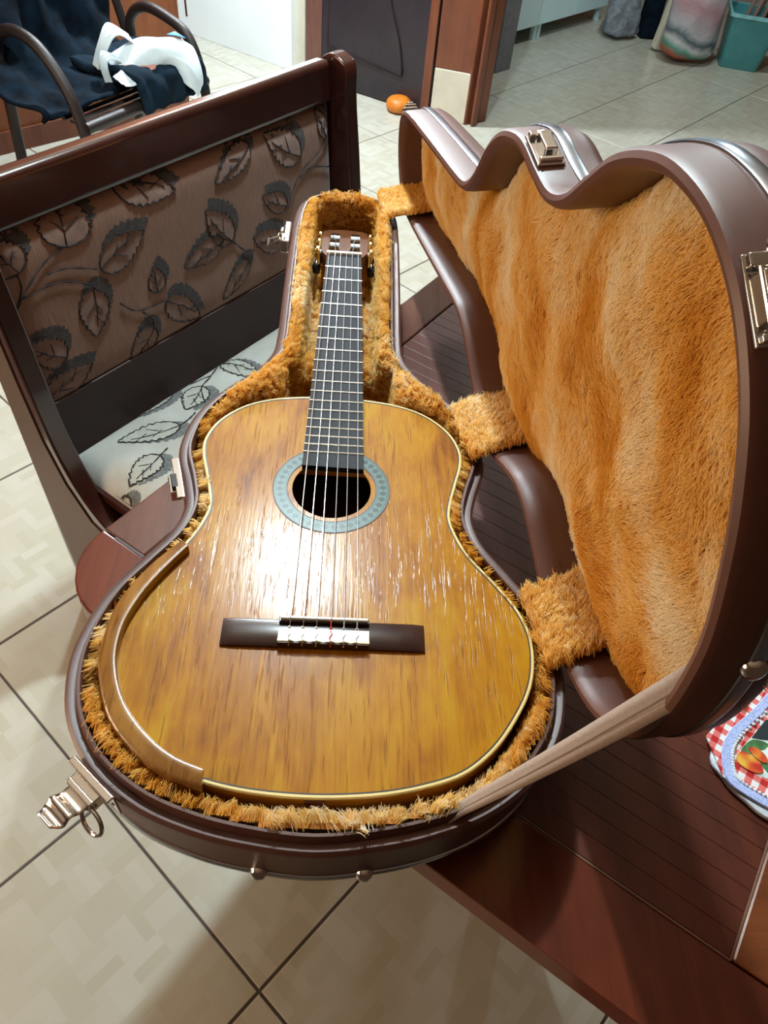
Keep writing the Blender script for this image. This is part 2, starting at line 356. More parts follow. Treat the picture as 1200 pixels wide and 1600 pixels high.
def cloth_mix():
    m, nt, b = mat_new('cloth_mix'); tc = N(nt, 'ShaderNodeTexCoord'); s = N(nt, 'ShaderNodeSeparateXYZ'); L(nt, tc.outputs['Object'], s.inputs[0])
    z = math_(nt, 'ADD', s.outputs[2], math_(nt, 'MULTIPLY', noise(nt, tc.outputs['Object'], 6, 3), .10))
    z = math_(nt, 'ADD', z, math_(nt, 'MULTIPLY', math_(nt, 'SUBTRACT', s.outputs[0], 2.06), .25))
    L(nt, ramp(nt, math_(nt, 'MULTIPLY', z, 2.0), [(.0, (.03, .05, .05)), (.10, (.05, .07, .06)), (.15, (.42, .07, .03)), (.24, (.06, .27, .21)), (.31, (.50, .52, .54)), (.38, (.06, .10, .12)), (.46, (.40, .42, .46)), (.72, (.42, .24, .28)), (1, (.55, .58, .66))]), b.inputs['Base Color'])
    b.inputs['Roughness'].default_value = .35; bump(nt, noise(nt, tc.outputs['Object'], 22, 4, .6, 1), b, .7, .01); return m
M['cloth_mix'] = cloth_mix()

# ---------------------------------------------------------------- fur (plush pile as hair curves, one object per lining)
def tri_sample(P, T, n, keep=None):
    P = np.asarray(P); T = np.asarray(T); a, b, c = P[T[:, 0]], P[T[:, 1]], P[T[:, 2]]
    cr = np.cross(b-a, c-a); ar = np.linalg.norm(cr, axis=1)
    if keep is not None: ar = ar*keep((a+b+c)/3)
    i = RNG.choice(len(T), n, p=ar/ar.sum()); u, v = RNG.random((2, n)); fl = u+v > 1; u[fl] = 1-u[fl]; v[fl] = 1-v[fl]
    return a[i]+(b[i]-a[i])*u[:, None]+(c[i]-a[i])*v[:, None], cr[i]/np.maximum(np.linalg.norm(cr[i], axis=1), 1e-12)[:, None]
def vnoise(P, s, seed=0):
    q = P*s+seed*7.13
    return np.sin(q[:, 0]+1.7*np.sin(q[:, 1]*.9+q[:, 2]*.6))*.5+np.sin(q[:, 1]*1.3+1.9*np.sin(q[:, 2]*1.1+q[:, 0]*.7+seed))*.5
def fur(name, parent, P, Nn, comb, length, per=8, rad=.003, r0=.00030, lay=.75, label=None, mat='fur', tb=0, ta_=.34, sg=.45, tone=None, tj=.08):
    nC = len(P); comb = comb-Nn*(comb*Nn).sum(1)[:, None]; comb /= np.linalg.norm(comb, axis=1)[:, None]+1e-9
    side = np.cross(Nn, comb)
    ctone = np.clip(.42+tb+ta_*vnoise(P, 11, 3)+.16*vnoise(P, 27, 8)+.20*RNG.standard_normal(nC), 0, 1)  # broad swings paint the sheen of the lying nap into the tone
    if tone is not None: ctone = np.clip(tone, 0, 1)
    ln = length*(.7+.6*RNG.random(nC)); ang = RNG.normal(0, sg, nC)
    d = comb*np.cos(ang)[:, None]+side*np.sin(ang)[:, None]
    tip = P+Nn*(ln*(1-lay)*1.15)[:, None]+d*(ln*lay)[:, None]
    R = np.repeat
    off = RNG.normal(0, rad, (nC*per, 2)); o3 = R(comb, per, 0)*off[:, :1]+R(side, per, 0)*off[:, 1:]
    root = R(P, per, 0)+o3-R(Nn, per, 0)*.001; tp = R(tip, per, 0)+o3*.45+RNG.normal(0, .0012, (nC*per, 3))
    nn = R(Nn, per, 0); ll = R(ln, per)[:, None]
    pts = np.stack([root, root*.62+tp*.38+nn*ll*.22, root*.28+tp*.72+nn*ll*.16, tp], 1)
    n = nC*per
    cd = bpy.data.hair_curves.new(name); cd.add_curves([4]*n)
    base = parent_loc(parent)-V(0, 0, ZF)
    cd.position_data.foreach_set('vector', (pts.reshape(-1, 3)-base).astype(np.float32).ravel())
    ra = cd.attributes.new('radius', 'FLOAT', 'POINT') if 'radius' not in cd.attributes else cd.attributes['radius']
    ra.data.foreach_set('value', np.tile(np.array([r0, r0*.9, r0*.7, r0*.25], np.float32), n))
    ta = cd.attributes.new('tone', 'FLOAT', 'POINT')
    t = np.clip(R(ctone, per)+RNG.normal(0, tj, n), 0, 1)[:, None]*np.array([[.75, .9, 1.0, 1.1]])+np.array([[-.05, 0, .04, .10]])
    ta.data.foreach_set('value', np.clip(t, 0, 1).astype(np.float32).ravel())
    cd.materials.append(M[mat]); o = bpy.data.objects.new(name, cd); C.objects.link(o); o.parent = parent; o['kind'] = 'stuff'
    return o
def quads_tris(a, b, closed=False):
    T = []
    for i in range(a-1):
        for j in range(b if closed else b-1):
            p, q, r, s = i*b+j, i*b+(j+1) % b, (i+1)*b+(j+1) % b, (i+1)*b+j; T += [(p, q, r), (p, r, s)]
    return T

# ================================================================ ROOM
floor_root = bpy.data.objects.new('floor', None)
fb = MB(); fb.box((.8, 3.0, -.885-.012), (4.6, 5.2, .010)); floor = fb.build('floor', M['grout'], smooth=False); tag(floor, kind='structure')
TD = math.radians(46.7-90); tx = V(math.cos(TD), math.sin(TD), 0); ty = V(-math.sin(TD), math.cos(TD), 0); T0 = V(-.083, -.802, -.885)
def project(p):
    q = V(*p)-V(.00504, -1.02925, .58762); z = q@V(*f_)
    return (600+1162.7*(q@V(*r_))/z, 800+1162.7*(q@V(*d_))/z, z)
tl = MB(); hw = .2226
tl.add([(-hw, -hw, -.010), (hw, -hw, -.010), (hw, hw, -.010), (-hw, hw, -.010), (-hw, -hw, -.0015), (hw, -hw, -.0015), (hw, hw, -.0015), (-hw, hw, -.0015),
        (-hw+.0015, -hw+.0015, 0), (hw-.0015, -hw+.0015, 0), (hw-.0015, hw-.0015, 0), (-hw+.0015, hw-.0015, 0)],
       [(0,1,5,4),(1,2,6,5),(2,3,7,6),(3,0,4,7),(4,5,9,8),(5,6,10,9),(6,7,11,10),(7,4,8,11),(8,9,10,11),(3,2,1,0)])
tile0 = None
for i in range(-14, 26):
    for j in range(-14, 26):
        c = T0+tx*(i+.5)*.45+ty*(j+.5)*.45
        if not (-3.6 < c[0] < 5.2 and -1.9 < c[1] < 7.8): continue
        u, v, z = project(c); m_ = 1162.7*.33/max(z, .1)
        if z < .1 or u < -m_-60 or u > 1200+m_+60 or v > 1600+m_+60 or v < -m_-60: continue
        if tile0 is None:
            o = tile0 = tl.build('tile', M['tile'], None, smooth=False)
            o.parent = floor; tile0.data.transform(Matrix.Translation((0, 0, -ZF)))
        else:
            o = tile0.copy(); C.objects.link(o); o.parent = floor
        o.location = (c[0], c[1], c[2]+ZF); o.rotation_euler = (0, 0, TD)

cl = MB(); cl.box((.6, 1.6, 1.92), (3.6, 4.2, .02)); tag(cl.build('ceiling', M['ceiling_bounce'], smooth=False), kind='structure')  # unseen ceiling, added for warm bounce and something for chrome to reflect

def slab(name, p, q, z0, z1, th, mat, kind='structure', parent=None, bevel=.002, side=1):
    p = V(*p); q = V(*q); t = (q-p)/np.linalg.norm(q-p); n = V(-t[1], t[0])*side*th
    b = MB(); b.prism([tuple(p), tuple(q), tuple(q+n), tuple(p+n)], lambda x, y, z: (x, y, z), z0, z1)
    o = b.build(name, M[mat], parent, smooth=False, bevel=bevel)
    if parent is None: tag(o, kind=kind)
    return o
# hall wall beyond the chair, its baseboard and end strip
slab('wall_left', (-1.55, 4.50), (-.275, 3.563), -.885, 1.6, .12, 'wall_white', side=-1)
slab('baseboard_left', (-1.55+.009, 4.50-.012), (-.29, 3.56), -.885, -.826, .012, 'baseboard', side=1)
slab('trim_1', (-.335, 3.50), (-.275, 3.455), -.885, 1.6, .06, 'cream_tile')
# block of wall that carries the door: casing, skirting tile and jamb
slab('wall_back', (.385, 2.985), (.565, 2.935), -.655, 1.6, .10, 'casing_wood', side=1)
slab('trim_2', (.385, 2.975), (.560, 2.925), -.885, -.657, .10, 'cream_tile', side=1)
slab('trim_3', (.560, 2.918), (.675, 2.982), -.885, 1.6, .09, 'casing_wood', side=1, bevel=.006)
slab('trim_4', (.585, 2.915), (.615, 2.932), -.885, 1.6, .02, 'casing_wood', side=-1, bevel=.008)
slab('wall_right', (.80, 3.70), (.90, 3.80), -.885, 1.6, .10, 'grey_wall')
# door leaf
DP = V(.377, 2.99); DQ = V(-.265, 3.396); dt = (DQ-DP)/np.linalg.norm(DQ-DP); dn = V(-dt[1], dt[0])*-1
if dn@(V(0, -1)-DP) < 0: dn = -dn
def DF(s, z, o): return (DP[0]+dt[0]*s+dn[0]*o, DP[1]+dt[1]*s+dn[1]*o, z)
b = MB(); b.prism([(0, -.880), (.76, -.880), (.76, 1.2), (0, 1.2)], lambda s, z, o: DF(s, z, o), -.035, 0)
door = b.build('door_1', M['door_wood'], smooth=False, bevel=.003); tag(door, kind='structure')
b = MB(); b.prism([(.66, -.878), (.76, -.878), (.76, 1.2), (.66, 1.2)], lambda s, z, o: DF(s, z, o), -.001, .0025); b.build('door_stile', M['door_edge_wood'], door, smooth=False)
b = MB(); b.prism([(.0, -.878), (.045, -.878), (.045, 1.2), (.0, 1.2)], lambda s, z, o: DF(s, z, o), -.001, .010); b.build('door_stop_strip', M['casing_wood'], door, smooth=False, bevel=.003)
pan = [(.62, -.70), (.17, -.735), (.20, -.60), (.27, -.42), (.30, -.2), (.27, .3), (.2, .8), (.62, .85)]
b = MB(); b.prism(pan, lambda s, z, o: DF(s, z, o), -.001, .006); b.build('door_panel', M['door_wood'], door, smooth=False, bevel=.005)
b = MB(); pp = catmull([(*DF(s, z, 0.004),) for s, z in pan[:6]], 4); b.tube([DF(.62, .8, .004)]+[DF(.62, -.70, .004)]+[tuple(p) for p in catmull([DF(s, z, .004) for s, z in pan[1:7]], 5)], .008, 6)
b.build('door_moulding', M['door_wood'], door)
# brown timber partition behind the chair
slab('wall_partition', (-2.2, 1.50), (-.80, 2.855), -.885, 1.4, .06, 'wardrobe_wood')
slab('trim_5', (-2.2+.008, 1.50-.008), (-.80+.01, 2.855-.012), -.885, -.80, .012, 'casing_wood', side=1)

# curtain
b = MB(); G = []
for z in np.linspace(-.80, 1.2, 12):
    G.append([(-1.30+.40*s, 4.16-.26*s+.022*math.sin(s*38+z), z) for s in np.linspace(0, 1, 50)])
b.grid(G); o = b.build('curtain', M['curtain'], solid=.004); tag(o, 'dark red curtain hanging by the bright white hall wall', 'curtain')

# doorstop
b = MB(); b.lathe((.228, 3.03, -.885), [(.0, .0), (.050, .0), (.063, .012), (.068, .032), (.060, .055), (.040, .068), (.0, .072)], n=28)
o = b.build('doorstop', M['orange'], sub=1); tag(o, 'rounded orange doorstop on the floor at the foot of the dark door', 'doorstop')

# kitchen cabinet
kx = V(.691, .723, 0); kn = V(.723, -.691, 0); K0 = V(.886, 4.101, -.80)
cab = thing('kitchen_cabinet', 'white low kitchen cabinet on short legs beyond the door jamb', 'cabinet', (K0+kx*.4-kn*.25-V(0, 0, .085)))
def KB(c, h): return MB().box(K0+kx*c[0]-kn*c[1]+V(0, 0, c[2]), h, (kx, -kn, V(0, 0, 1)))
KB((.35, .27, .36), (.83, .25, .36)).build('body', M['cabinet_white'], cab, smooth=False, bevel=.003)
for i in range(4):
    d0 = KB((-.27+i*.415, .01, .36), (.203, .010, .355)).build('door', M['cabinet_white'], cab, smooth=False, bevel=.003)
    KB((-.27+i*.415+.16, -.010, .62), (.006, .008, .05)).build('handle', M['chrome'], d0, smooth=False, bevel=.003)
for x in (-.42, .375, .42, 1.14):
    for y in (.04, .48): KB((x, y, -.0425), (.015, .015, .0425)).build('leg', M['cabinet_white'], cab, smooth=False, bevel=.002)
KB((.35, .27, .735), (.86, .28, .015)).build('worktop', M['grey_wall'], cab, smooth=False, bevel=.003)

def lump(name, c, rx, ry, h, mat, seed, parent=None, amp=.12, n=28, m=14, top=.6, base_amp=None):
    b = MB(); G = []
    for i in range(m+1):
        t = i/m; z = h*(.0 if t < .03 else t); prof = math.sin(min(1, t*7+.45)*math.pi/2)*(1-(1-top)*t) if t < .97 else .03
        if i == 0: prof = .02
        row = []
        for k in range(n):
            q = 2*math.pi*k/n
            w = 1+amp*math.sin(3*q+seed+t*4)+amp*.6*math.sin(7*q+seed*2.3-t*9)+amp*.5*math.sin(11*q+t*14+seed)
            row.append((c[0]+rx*prof*w*math.cos(q), c[1]+ry*prof*w*math.sin(q), c[2]+z+(0 if i == 0 else .01*math.sin(5*q+seed))*min(1, t*4)))
        G.append(row)
    b.grid(G, closed=True); o = b.build(name, M[mat], parent, sub=1); return o
o = lump('plastic_bag', (1.72, 4.62, -.885), .13, .11, .30, 'bag_clear', 1.0); tag(o, 'crumpled translucent grey plastic bag at the end of the white cabinet', 'bag')
b = MB(); b.box((1.93, 4.68, -.69), (.055, .07, .195)); o = b.build('storage_tub', M['navy'], smooth=False, bevel=.02); tag(o, 'dark blue tub standing behind the cream board', 'tub')
b = MB(); ax = (V(.93, .2, -.1), V(-.2, .97, .05), V(.10, 0, .99)); b.box((1.98, 4.40, -.62), (.06, .03, .26), ax)
o = b.build('cream_board', M['cream_tile'], smooth=False, bevel=.012); tag(o, 'cream coloured board leaning beside the full clothes bag', 'board')
o = lump('laundry_bag', (2.06, 4.24, -.885), .165, .13, .55, 'cloth_mix', 2.6, top=1.0, amp=.05); tag(o, 'clear plastic bag packed with clothes, teal and orange at its bottom', 'bag')

# teal bin
bc = V(2.43, 4.27, -.885); bx = V(.966, -.259, 0)*1; by = V(.259, .966, 0)
bn = thing('storage_bin', 'teal plastic bin with a pale rim and sticks standing in it', 'bin', bc)
def ring(hx, hy, z, r=.03, n=5):
    P = []
    for sx, sy, a0 in ((1, -1, -90), (1, 1, 0), (-1, 1, 90), (-1, -1, 180)):
        for k in range(n):
            a = math.radians(a0+90*k/(n-1)); P.append(bc+bx*(sx*(hx-r)+r*math.cos(a))+by*(sy*(hy-r)+r*math.sin(a))+V(0, 0, z))
    return P
b = MB(); b.grid([ring(.01, .01, .0, .005), ring(.115, .115, .0), ring(.12, .12, .012), ring(.150, .150, .29), ring(.145, .145, .29), ring(.114, .114, .012), ring(.01, .01, .010, .005)], closed=True); b.build('tub', M['teal'], bn)
b = MB(); b.grid([ring(.151, .151, .275), ring(.160, .160, .277), ring(.160, .160, .293), ring(.145, .145, .295), ring(.145, .145, .275)], closed=True); b.build('rim', M['teal_light'], bn)
st = []
for i, (x, y, dx, dy) in enumerate([(-.085, -.02, .06, .02), (-.045, -.03, .06, .02), (-.01, -.06, .07, -.01), (-.03, .06, .08, .02)]):
    b = MB(); p = bc+bx*x+by*y+V(0, 0, .03); b.tube([p, p+bx*dx+by*dy+V(0, 0, .36)], .013, 8)
    o = b.build('wooden_stick', M['stick_brown']); tag(o, 'brown wooden stick standing in the teal bin, %s' % ('leftmost of the four', 'second from the left', 'third from the left, nearest the front', 'rightmost at the back')[i], 'stick', 'sticks in the teal bin')
b = MB(); b.box(bc+bx*.085+by*.0+V(0, 0, .19), (.035, .05, .15), (bx, by, V(0, 0, 1))); o = b.build('maroon_pouch', M['maroon'], smooth=False, bevel=.03); tag(o, 'dark maroon pouch inside the teal bin', 'pouch')

# ================================================================ GARDEN CHAIR with clothes
FLp = V(-.871, 1.542); FRp = V(-.560, 2.06); dd = V(-.85, .53)
ch = thing('metal_armchair', 'dark brown woven metal armchair behind the bench, heaped with clothes', 'chair', (-.86, 1.95, -.885))
for nm, base, zt in (('L', FLp, -.262), ('R', FRp, -.305)):
    R_ = base+dd*.36; f0 = base
    pts = [(*f0, -.885), (*(f0+dd*.0), -.62), (*(f0+dd*.02), -.46), (*(f0+dd*.07), -.35), (*(f0+dd*.16), zt-.005), (*(f0+dd*.27), zt+.008), (*(R_-dd*.01), zt-.05), (*R_, -.48), (*(R_+dd*.04), -.885)]
    b = MB(); b.tube(catmull(pts, 8), .019, 10); b.build('arm_leg_frame', M['rattan'], ch)
sz = -.480
b = MB(); b.tube([(*FLp, sz), (*FRp, sz)], .019, 10); b.build('front_rail', M['rattan'], ch)
b = MB(); b.tube([(*(FLp+dd*.36), sz), (*(FRp+dd*.36), sz)], .017, 8); b.build('rear_rail', M['rattan'], ch)
for k in range(9):
    a = FLp+dd*(.02+.04*k); c2 = FRp+dd*(.02+.04*k); b = MB(); b.tube([(*a, sz+.006), (*c2, sz+.006)], .012, 6, flat=.5); b.build('seat_slat', M['rattan'], ch)
BLp = FLp+dd*.36; BRp = FRp+dd*.36
b = MB(); b.tube(catmull([(*BLp, sz), (*(BLp+dd*.1), -.15), (*(BLp+dd*.2), .12), (*((BLp+BRp)/2+dd*.23), .22), (*(BRp+dd*.2), .12), (*(BRp+dd*.1), -.15), (*BRp, sz)], 8), .017, 8); b.build('back_frame', M['rattan'], ch)
# jacket draped over the backrest and seat
def cloth(name, A, B, prof, mat, amp=.012, seed=1, n=44, label=None, cat=None, th=.012, taper=0):
    b = MB(); prof = catmull([(p[0], p[1], 0) for p in prof], 5); G = []
    for i, p in enumerate(prof):
        row = []
        for k in range(n+1):
            s = k/n; s2 = s+taper*(i/len(prof))*(s-.5)
            P2 = A+(B-A)*s2+dd*p[0]
            w = amp*(math.sin(11*s+seed+i*.35)+.7*math.sin(23*s-i*.5+seed*3)+.5*math.sin(37*s+i*.8))
            row.append((P2[0]-dd[0]*w, P2[1]-dd[1]*w, p[1]+.6*w))
        G.append(row)
    b.grid(G); o = b.build(name, M[mat], solid=th); return tag(o, label, cat)
e_ = (FRp-FLp)
cloth('jacket', FLp+e_*(-.16), FLp+e_*.86, [(.60, -.20), (.62, .12), (.60, .32), (.52, .33), (.46, .1), (.39, -.2), (.35, -.36), (.26, -.425), (.12, -.435), (.055, -.44)], 'navy', amp=.017, label='dark navy blue jacket draped over the back and seat of the metal armchair', cat='jacket')
cloth('jacket_sleeve', FLp+e_*(-.28), FLp+e_*.0, [(.50, .0), (.46, -.2), (.43, -.35), (.42, -.47)], 'navy', amp=.012, seed=4, label='dark navy garment hanging at the left edge outside the chair arm', cat='garment')
cloth('folded_trousers', FLp+e_*.40, FLp+e_*.92, [(.30, -.405), (.20, -.400), (.08, -.385), (.0, -.39), (-.028, -.42), (-.035, -.49)], 'navy_light', amp=.006, seed=2, th=.03, label='folded blue trousers lying over the front edge of the chair seat', cat='trousers')
# carrier bag
cb = thing('carrier_bag', 'white carrier bag with a blue print lying on the folded trousers', 'bag', (-.60, 1.80, -.37))
def U(s, d, z):
    s = s*.88-.03
    p = FLp+e_*s+dd*d; return (p[0], p[1], z-.02)
def sheet(name, ctrl, mat, parent, amp=.008, seed=0, n=14, m=14):
    c = [[V(*U(*p)) for p in r] for r in ctrl]; rows = [catmull(r, n//(len(r)-1)+1) for r in c]; k = len(rows[0])
    G = [catmull([rows[i][j] for i in range(len(rows))], m//(len(rows)-1)+1) for j in range(k)]; G = np.array(G)
    q = np.arange(G.shape[0])[:, None]; w = np.arange(G.shape[1])[None, :]
    G[..., 2] += amp*(np.sin(q*.9+w*.5+seed)+np.sin(w*1.3-q*.4+seed*2))*.5
    return MB().grid(G).build(name, M[mat], parent, solid=.003, sub=1)
sheet('bag_body', [[(.50, .13, -.345), (.66, .10, -.30), (.84, .06, -.30), (.98, .04, -.335)], [(.52, .05, -.37), (.68, .03, -.30), (.84, .0, -.29), (1.04, -.02, -.33)], [(.78, -.01, -.36), (.84, -.04, -.34), (.92, -.06, -.37), (1.02, -.06, -.42)], [(.84, -.04, -.41), (.88, -.07, -.44), (.92, -.075, -.46), (.98, -.06, -.46)]], 'bag_white', cb, seed=1)
sheet('bag_handle', [[(.44, .16, -.36), (.47, .13, -.28), (.56, .12, -.235), (.68, .10, -.28)], [(.45, .13, -.37), (.49, .10, -.30), (.57, .08, -.265), (.68, .06, -.31)]], 'bag_white', cb, amp=.004)
sheet('bag_handle', [[(.42, .10, -.40), (.40, .10, -.34), (.43, .10, -.30), (.52, .09, -.32)], [(.45, .08, -.40), (.43, .08, -.35), (.45, .08, -.325), (.54, .07, -.34)]], 'bag_white', cb, amp=.003)
sheet('bag_panel', [[(.42, .06, -.37), (.50, .05, -.35), (.60, .04, -.36)], [(.42, .0, -.385), (.52, -.01, -.385), (.64, -.01, -.38)]], 'bag_white', cb, amp=.003)
sheet('bag_content', [[(.52, .06, -.35), (.66, .03, -.335), (.80, .02, -.335)], [(.56, .02, -.38), (.66, .0, -.365), (.80, -.01, -.355)]], 'bag_pink', cb, amp=.003)
sheet('bag_print', [[(.90, .035, -.288), (.97, .03, -.285)], [(.92, -.005, -.286), (.99, -.01, -.30)]], 'bag_blue', cb, amp=.0)

# ================================================================ BENCH
th = math.radians(53); be = V(math.cos(th), math.sin(th), 0); bnn = V(-math.sin(th), math.cos(th), 0); rc = math.radians(5)
bup = math.cos(rc)*V(0, 0, 1)+math.sin(rc)*bnn; bfr = np.cross(bup, be); bfr /= np.linalg.norm(bfr)
BP = V(-.36570, .17772, -.42)
if bfr@(-bnn) < 0: bfr = -bfr
bench = thing('corner_bench', 'dark mahogany bench with leaf patterned velvet upholstery, behind the table', 'bench', (-.30, .27, -.885))
BK = lambda s, t, o=0: BP+be*s+bup*t+bfr*o             # on the reclined back
BS = lambda s, n, z: BP+be*s+bnn*n+V(0, 0, z)           # on the level seat
S0, S1 = -.258, .612
# side panels: one profile, cut into a board 36 mm thick
prof = [(.075, .475), (.05, .487), (.022, .480), (.008, .462), (.004, .40), (-.010, .30), (-.028, .16), (-.045, .06), (-.075, -.02), (-.12, -.075), (-.18, -.10), (-.32, -.085), (-.445, -.07), (-.47, -.085), (-.47, -.12), (-.44, -.465), (-.02, -.465), (.04, -.465), (.05, -.30)]
def side(s):
    b = MB(); P = catmull([(n, z, 0) for n, z in prof[:14]], 4); P = [(p[0], p[1]) for p in P]+prof[14:]
    b.prism(P, lambda n, z, o: BS(s+o, n, z), -.019, .019)
    return b
for s in (S0, S1):
    o = side(s).build('side_panel', M['bench_wood'], bench, bevel=.011, seg=3)
    b = MB(); q = [(p[0], p[1]) for p in catmull([(n-.02*(-1 if n > 0 else -1), z-.022, 0) for n, z in prof[3:13]], 4)]
b = MB(); b.prism([(.062, .43), (.022, .42), (.010, .30), (-.004, .17), (-.020, .06), (-.05, -.03), (-.10, -.10), (-.18, -.13), (-.44, -.12), (-.42, -.45), (.02, -.45), (.045, -.1)], lambda n, z, o: BS(S0-.019+o, n, z), -.0025, .001)
b.build('outer_veneer', M['bench_side'], bench, smooth=False)
def rail(t0, t1, o0, o1, name, bev, mt='bench_wood'): 
    b = MB(); b.add([BK(s, t, o) for s in (S0+.02, S1-.02) for t in (t0, t1) for o in (o0, o1)], [(0,1,3,2),(4,6,7,5),(0,4,5,1),(2,3,7,6),(0,2,6,4),(1,5,7,3)])
    return b.build(name, M[mt], bench, bevel=bev, seg=4)
rail(.398, .480, -.045, -.004, 'top_rail', .014)
rail(-.07, .090, -.040, -.006, 'lower_rail', .004, 'bench_dark')
rail(.05, .43, -.040, -.028, 'back_board', .002)
b = MB(); b.box(BS(.185, -.445, -.05), (.43, .014, .035), (be, bnn, V(0, 0, 1))); b.build('seat_rail', M['bench_wood'], bench, smooth=False, bevel=.004)
b = MB(); b.box(BS(.185, -.22, -.055), (.43, .225, .010), (be, bnn, V(0, 0, 1))); b.build('seat_board', M['bench_wood'], bench, smooth=False)
b = MB(); b.box(BS(.185, -.02, -.25), (.43, .012, .20), (be, bnn, V(0, 0, 1))); b.build('skirt_board', M['bench_wood'], bench, smooth=False)
ca, cb2, ct0, ct1 = -.236, .594, .070, .405
def hb(s, t):
    d = min(s-ca, cb2-s, t-ct0, ct1-t); return .022*(1-math.exp(-max(d, 0)/.014))-.028
G = [[BK(s, t, hb(s, t)) for s in np.r_[ca, ca+.004, ca+.012, np.linspace(ca+.025, cb2-.025, 60), cb2-.012, cb2-.004, cb2]] for t in np.r_[ct0, ct0+.004, ct0+.012, np.linspace(ct0+.025, ct1-.025, 30), ct1-.012, ct1-.004, ct1]]
bcush = MB().grid(G).build('back_cushion', M['velvet'], bench)
sa, sb, sn0, sn1 = -.236, .594, -.43, .0
def hs(s, n):
    d = min(s-sa, sb-s, n-sn0, sn1-n); return .045*(1-math.exp(-max(d, 0)/.018))-.045
G = [[BS(s, n, hs(s, n)) for s in np.r_[sa, sa+.004, sa+.012, np.linspace(sa+.025, sb-.025, 50), sb-.012, sb-.004, sb]] for n in np.r_[sn0, sn0+.004, sn0+.012, np.linspace(sn0+.025, sn1-.025, 26), sn1-.012, sn1-.004, sn1]]
scush = MB().grid(G).build('seat_cushion', M['seat_velvet_lit'], bench)
# leaf motifs woven in relief
def leaf_shape(a, bb, w, ns=9, seed=0):
    a = V(*a); bb = V(*bb); ax_ = bb-a; Ln = np.linalg.norm(ax_); ax_ /= Ln; nx = V(-ax_[1], ax_[0]); out = []
    for sgn in (1, -1):
        row = []
        for i in range(ns*3+1):
            u = i/(ns*3); base = w*(math.sin(math.pi*u**.72))**.75 if 0 < u < 1 else 0
            tooth = ((i % 3)/3.0)*.20*w*(1 if 0 < u < .95 else 0)
            row.append(a+ax_*(u*Ln-((i % 3) == 2)*.012*Ln)+nx*sgn*max(base-tooth+.04*w*math.sin(i*1.7+seed), 0))
        out.append(row)
    return np.array(out[0]+out[1][::-1][1:-1]), out, a, bb, ax_, nx, Ln
def drape_poly(P, surf, o, mb):
    c = P.mean(0); n = len(P); R1 = [c+(p-c)*.5 for p in P]
    vs_ = [surf(*c, o)]+[surf(*p, o) for p in R1]+[surf(*p, o) for p in P]
    mb.add(vs_, [(0, 1+i, 1+(i+1) % n) for i in range(n)]+[(1+i, 1+n+i, 1+n+(i+1) % n, 1+(i+1) % n) for i in range(n)])
def ribbon(P, surf, w, o, mb, nrm):
    P = np.array(P); T = np.gradient(P, axis=0); T /= np.linalg.norm(T, axis=1)[:, None]+1e-9; Nn = np.column_stack([-T[:, 1], T[:, 0]])
    k = len(P); ww = w*(1+.35*np.sin(np.arange(k)*1.3))[:, None]
    G = [[surf(*(p+nn*x), o+h) for x, h in zip((-q/2, 0, q/2), (-.0006, .0004, -.0006))] for p, nn, q in zip(P, Nn, ww[:, 0])]
    mb.grid(G)
inb = lambda s, t: ca+.003 < s < cb2-.003 and ct0+.003 < t < ct1-.003
def sback(s, t, o): s = min(max(s, ca+.002), cb2-.002); t = min(max(t, ct0+.002), ct1-.002); return BK(s, t, hb(s, t)+o)
def sseat(s, n, o): s = min(max(s, sa+.002), sb-.002); n = min(max(n, sn0+.002), sn1-.002); return BS(s, n, hs(s, n)+o)
BACK = [[-0.104, 0.342, -0.081, 0.426, 42], [-0.055, 0.283, 0.051, 0.315, 26], [-0.08, 0.257, -0.1, 0.171, 28], [-0.196, 0.334, -0.221, 0.393, 28], [-0.167, 0.162, -0.225, 0.211, 26], [-0.236, 0.095, -0.123, 0.127, 26], [0.016, 0.403, 0.138, 0.358, 26], [0.256, 0.217, 0.199, 0.3, 27], [0.233, 0.231, 0.122, 0.213, 21], [0.052, 0.193, 0.057, 0.242, 19], [0.064, 0.167, 0.142, 0.096, 24], [0.026, 0.129, -0.044, 0.079, 24], [0.295, 0.16, 0.208, 0.105, 19], [0.478, 0.32, 0.381, 0.388, 30], [0.426, 0.233, 0.353, 0.276, 20], [0.57, 0.334, 0.542, 0.396, 16], [0.338, 0.381, 0.231, 0.34, 22], [0.401, 0.159, 0.314, 0.203, 24]]
BST = [[(-0.231, 0.257), (-0.204, 0.297), (-0.148, 0.335), (-0.103, 0.345)], [(-0.206, 0.292), (-0.143, 0.295), (-0.087, 0.269), (-0.073, 0.251)], [(-0.155, 0.315), (-0.113, 0.309), (-0.062, 0.286)], [(-0.201, 0.334), (-0.203, 0.307), (-0.228, 0.267)], [(0.427, 0.222), (0.469, 0.283), (0.536, 0.311), (0.57, 0.334)], [(0.469, 0.277), (0.512, 0.288), (0.577, 0.269)], [(0.256, 0.217), (0.286, 0.186), (0.313, 0.175)], [(-0.036, 0.209), (-0.007, 0.18), (0.038, 0.171), (0.065, 0.17)], [(0.006, 0.172), (0.026, 0.146), (0.022, 0.127)], [(-0.032, 0.398), (-0.01, 0.403), (0.016, 0.403)], [(0.256, 0.217), (0.233, 0.231)]]
SEAT = [[-0.051, -0.113, -0.159, -0.059, 22], [0.063, -0.057, -0.011, -0.086, 24], [0.151, -0.022, 0.168, -0.131, 22], [0.018, -0.007, -0.084, -0.019, 22], [-0.133, -0.147, -0.216, -0.154, 22], [-0.233, -0.173, -0.256, -0.132, 12], [.30, -.06, .40, -.12, 24]]
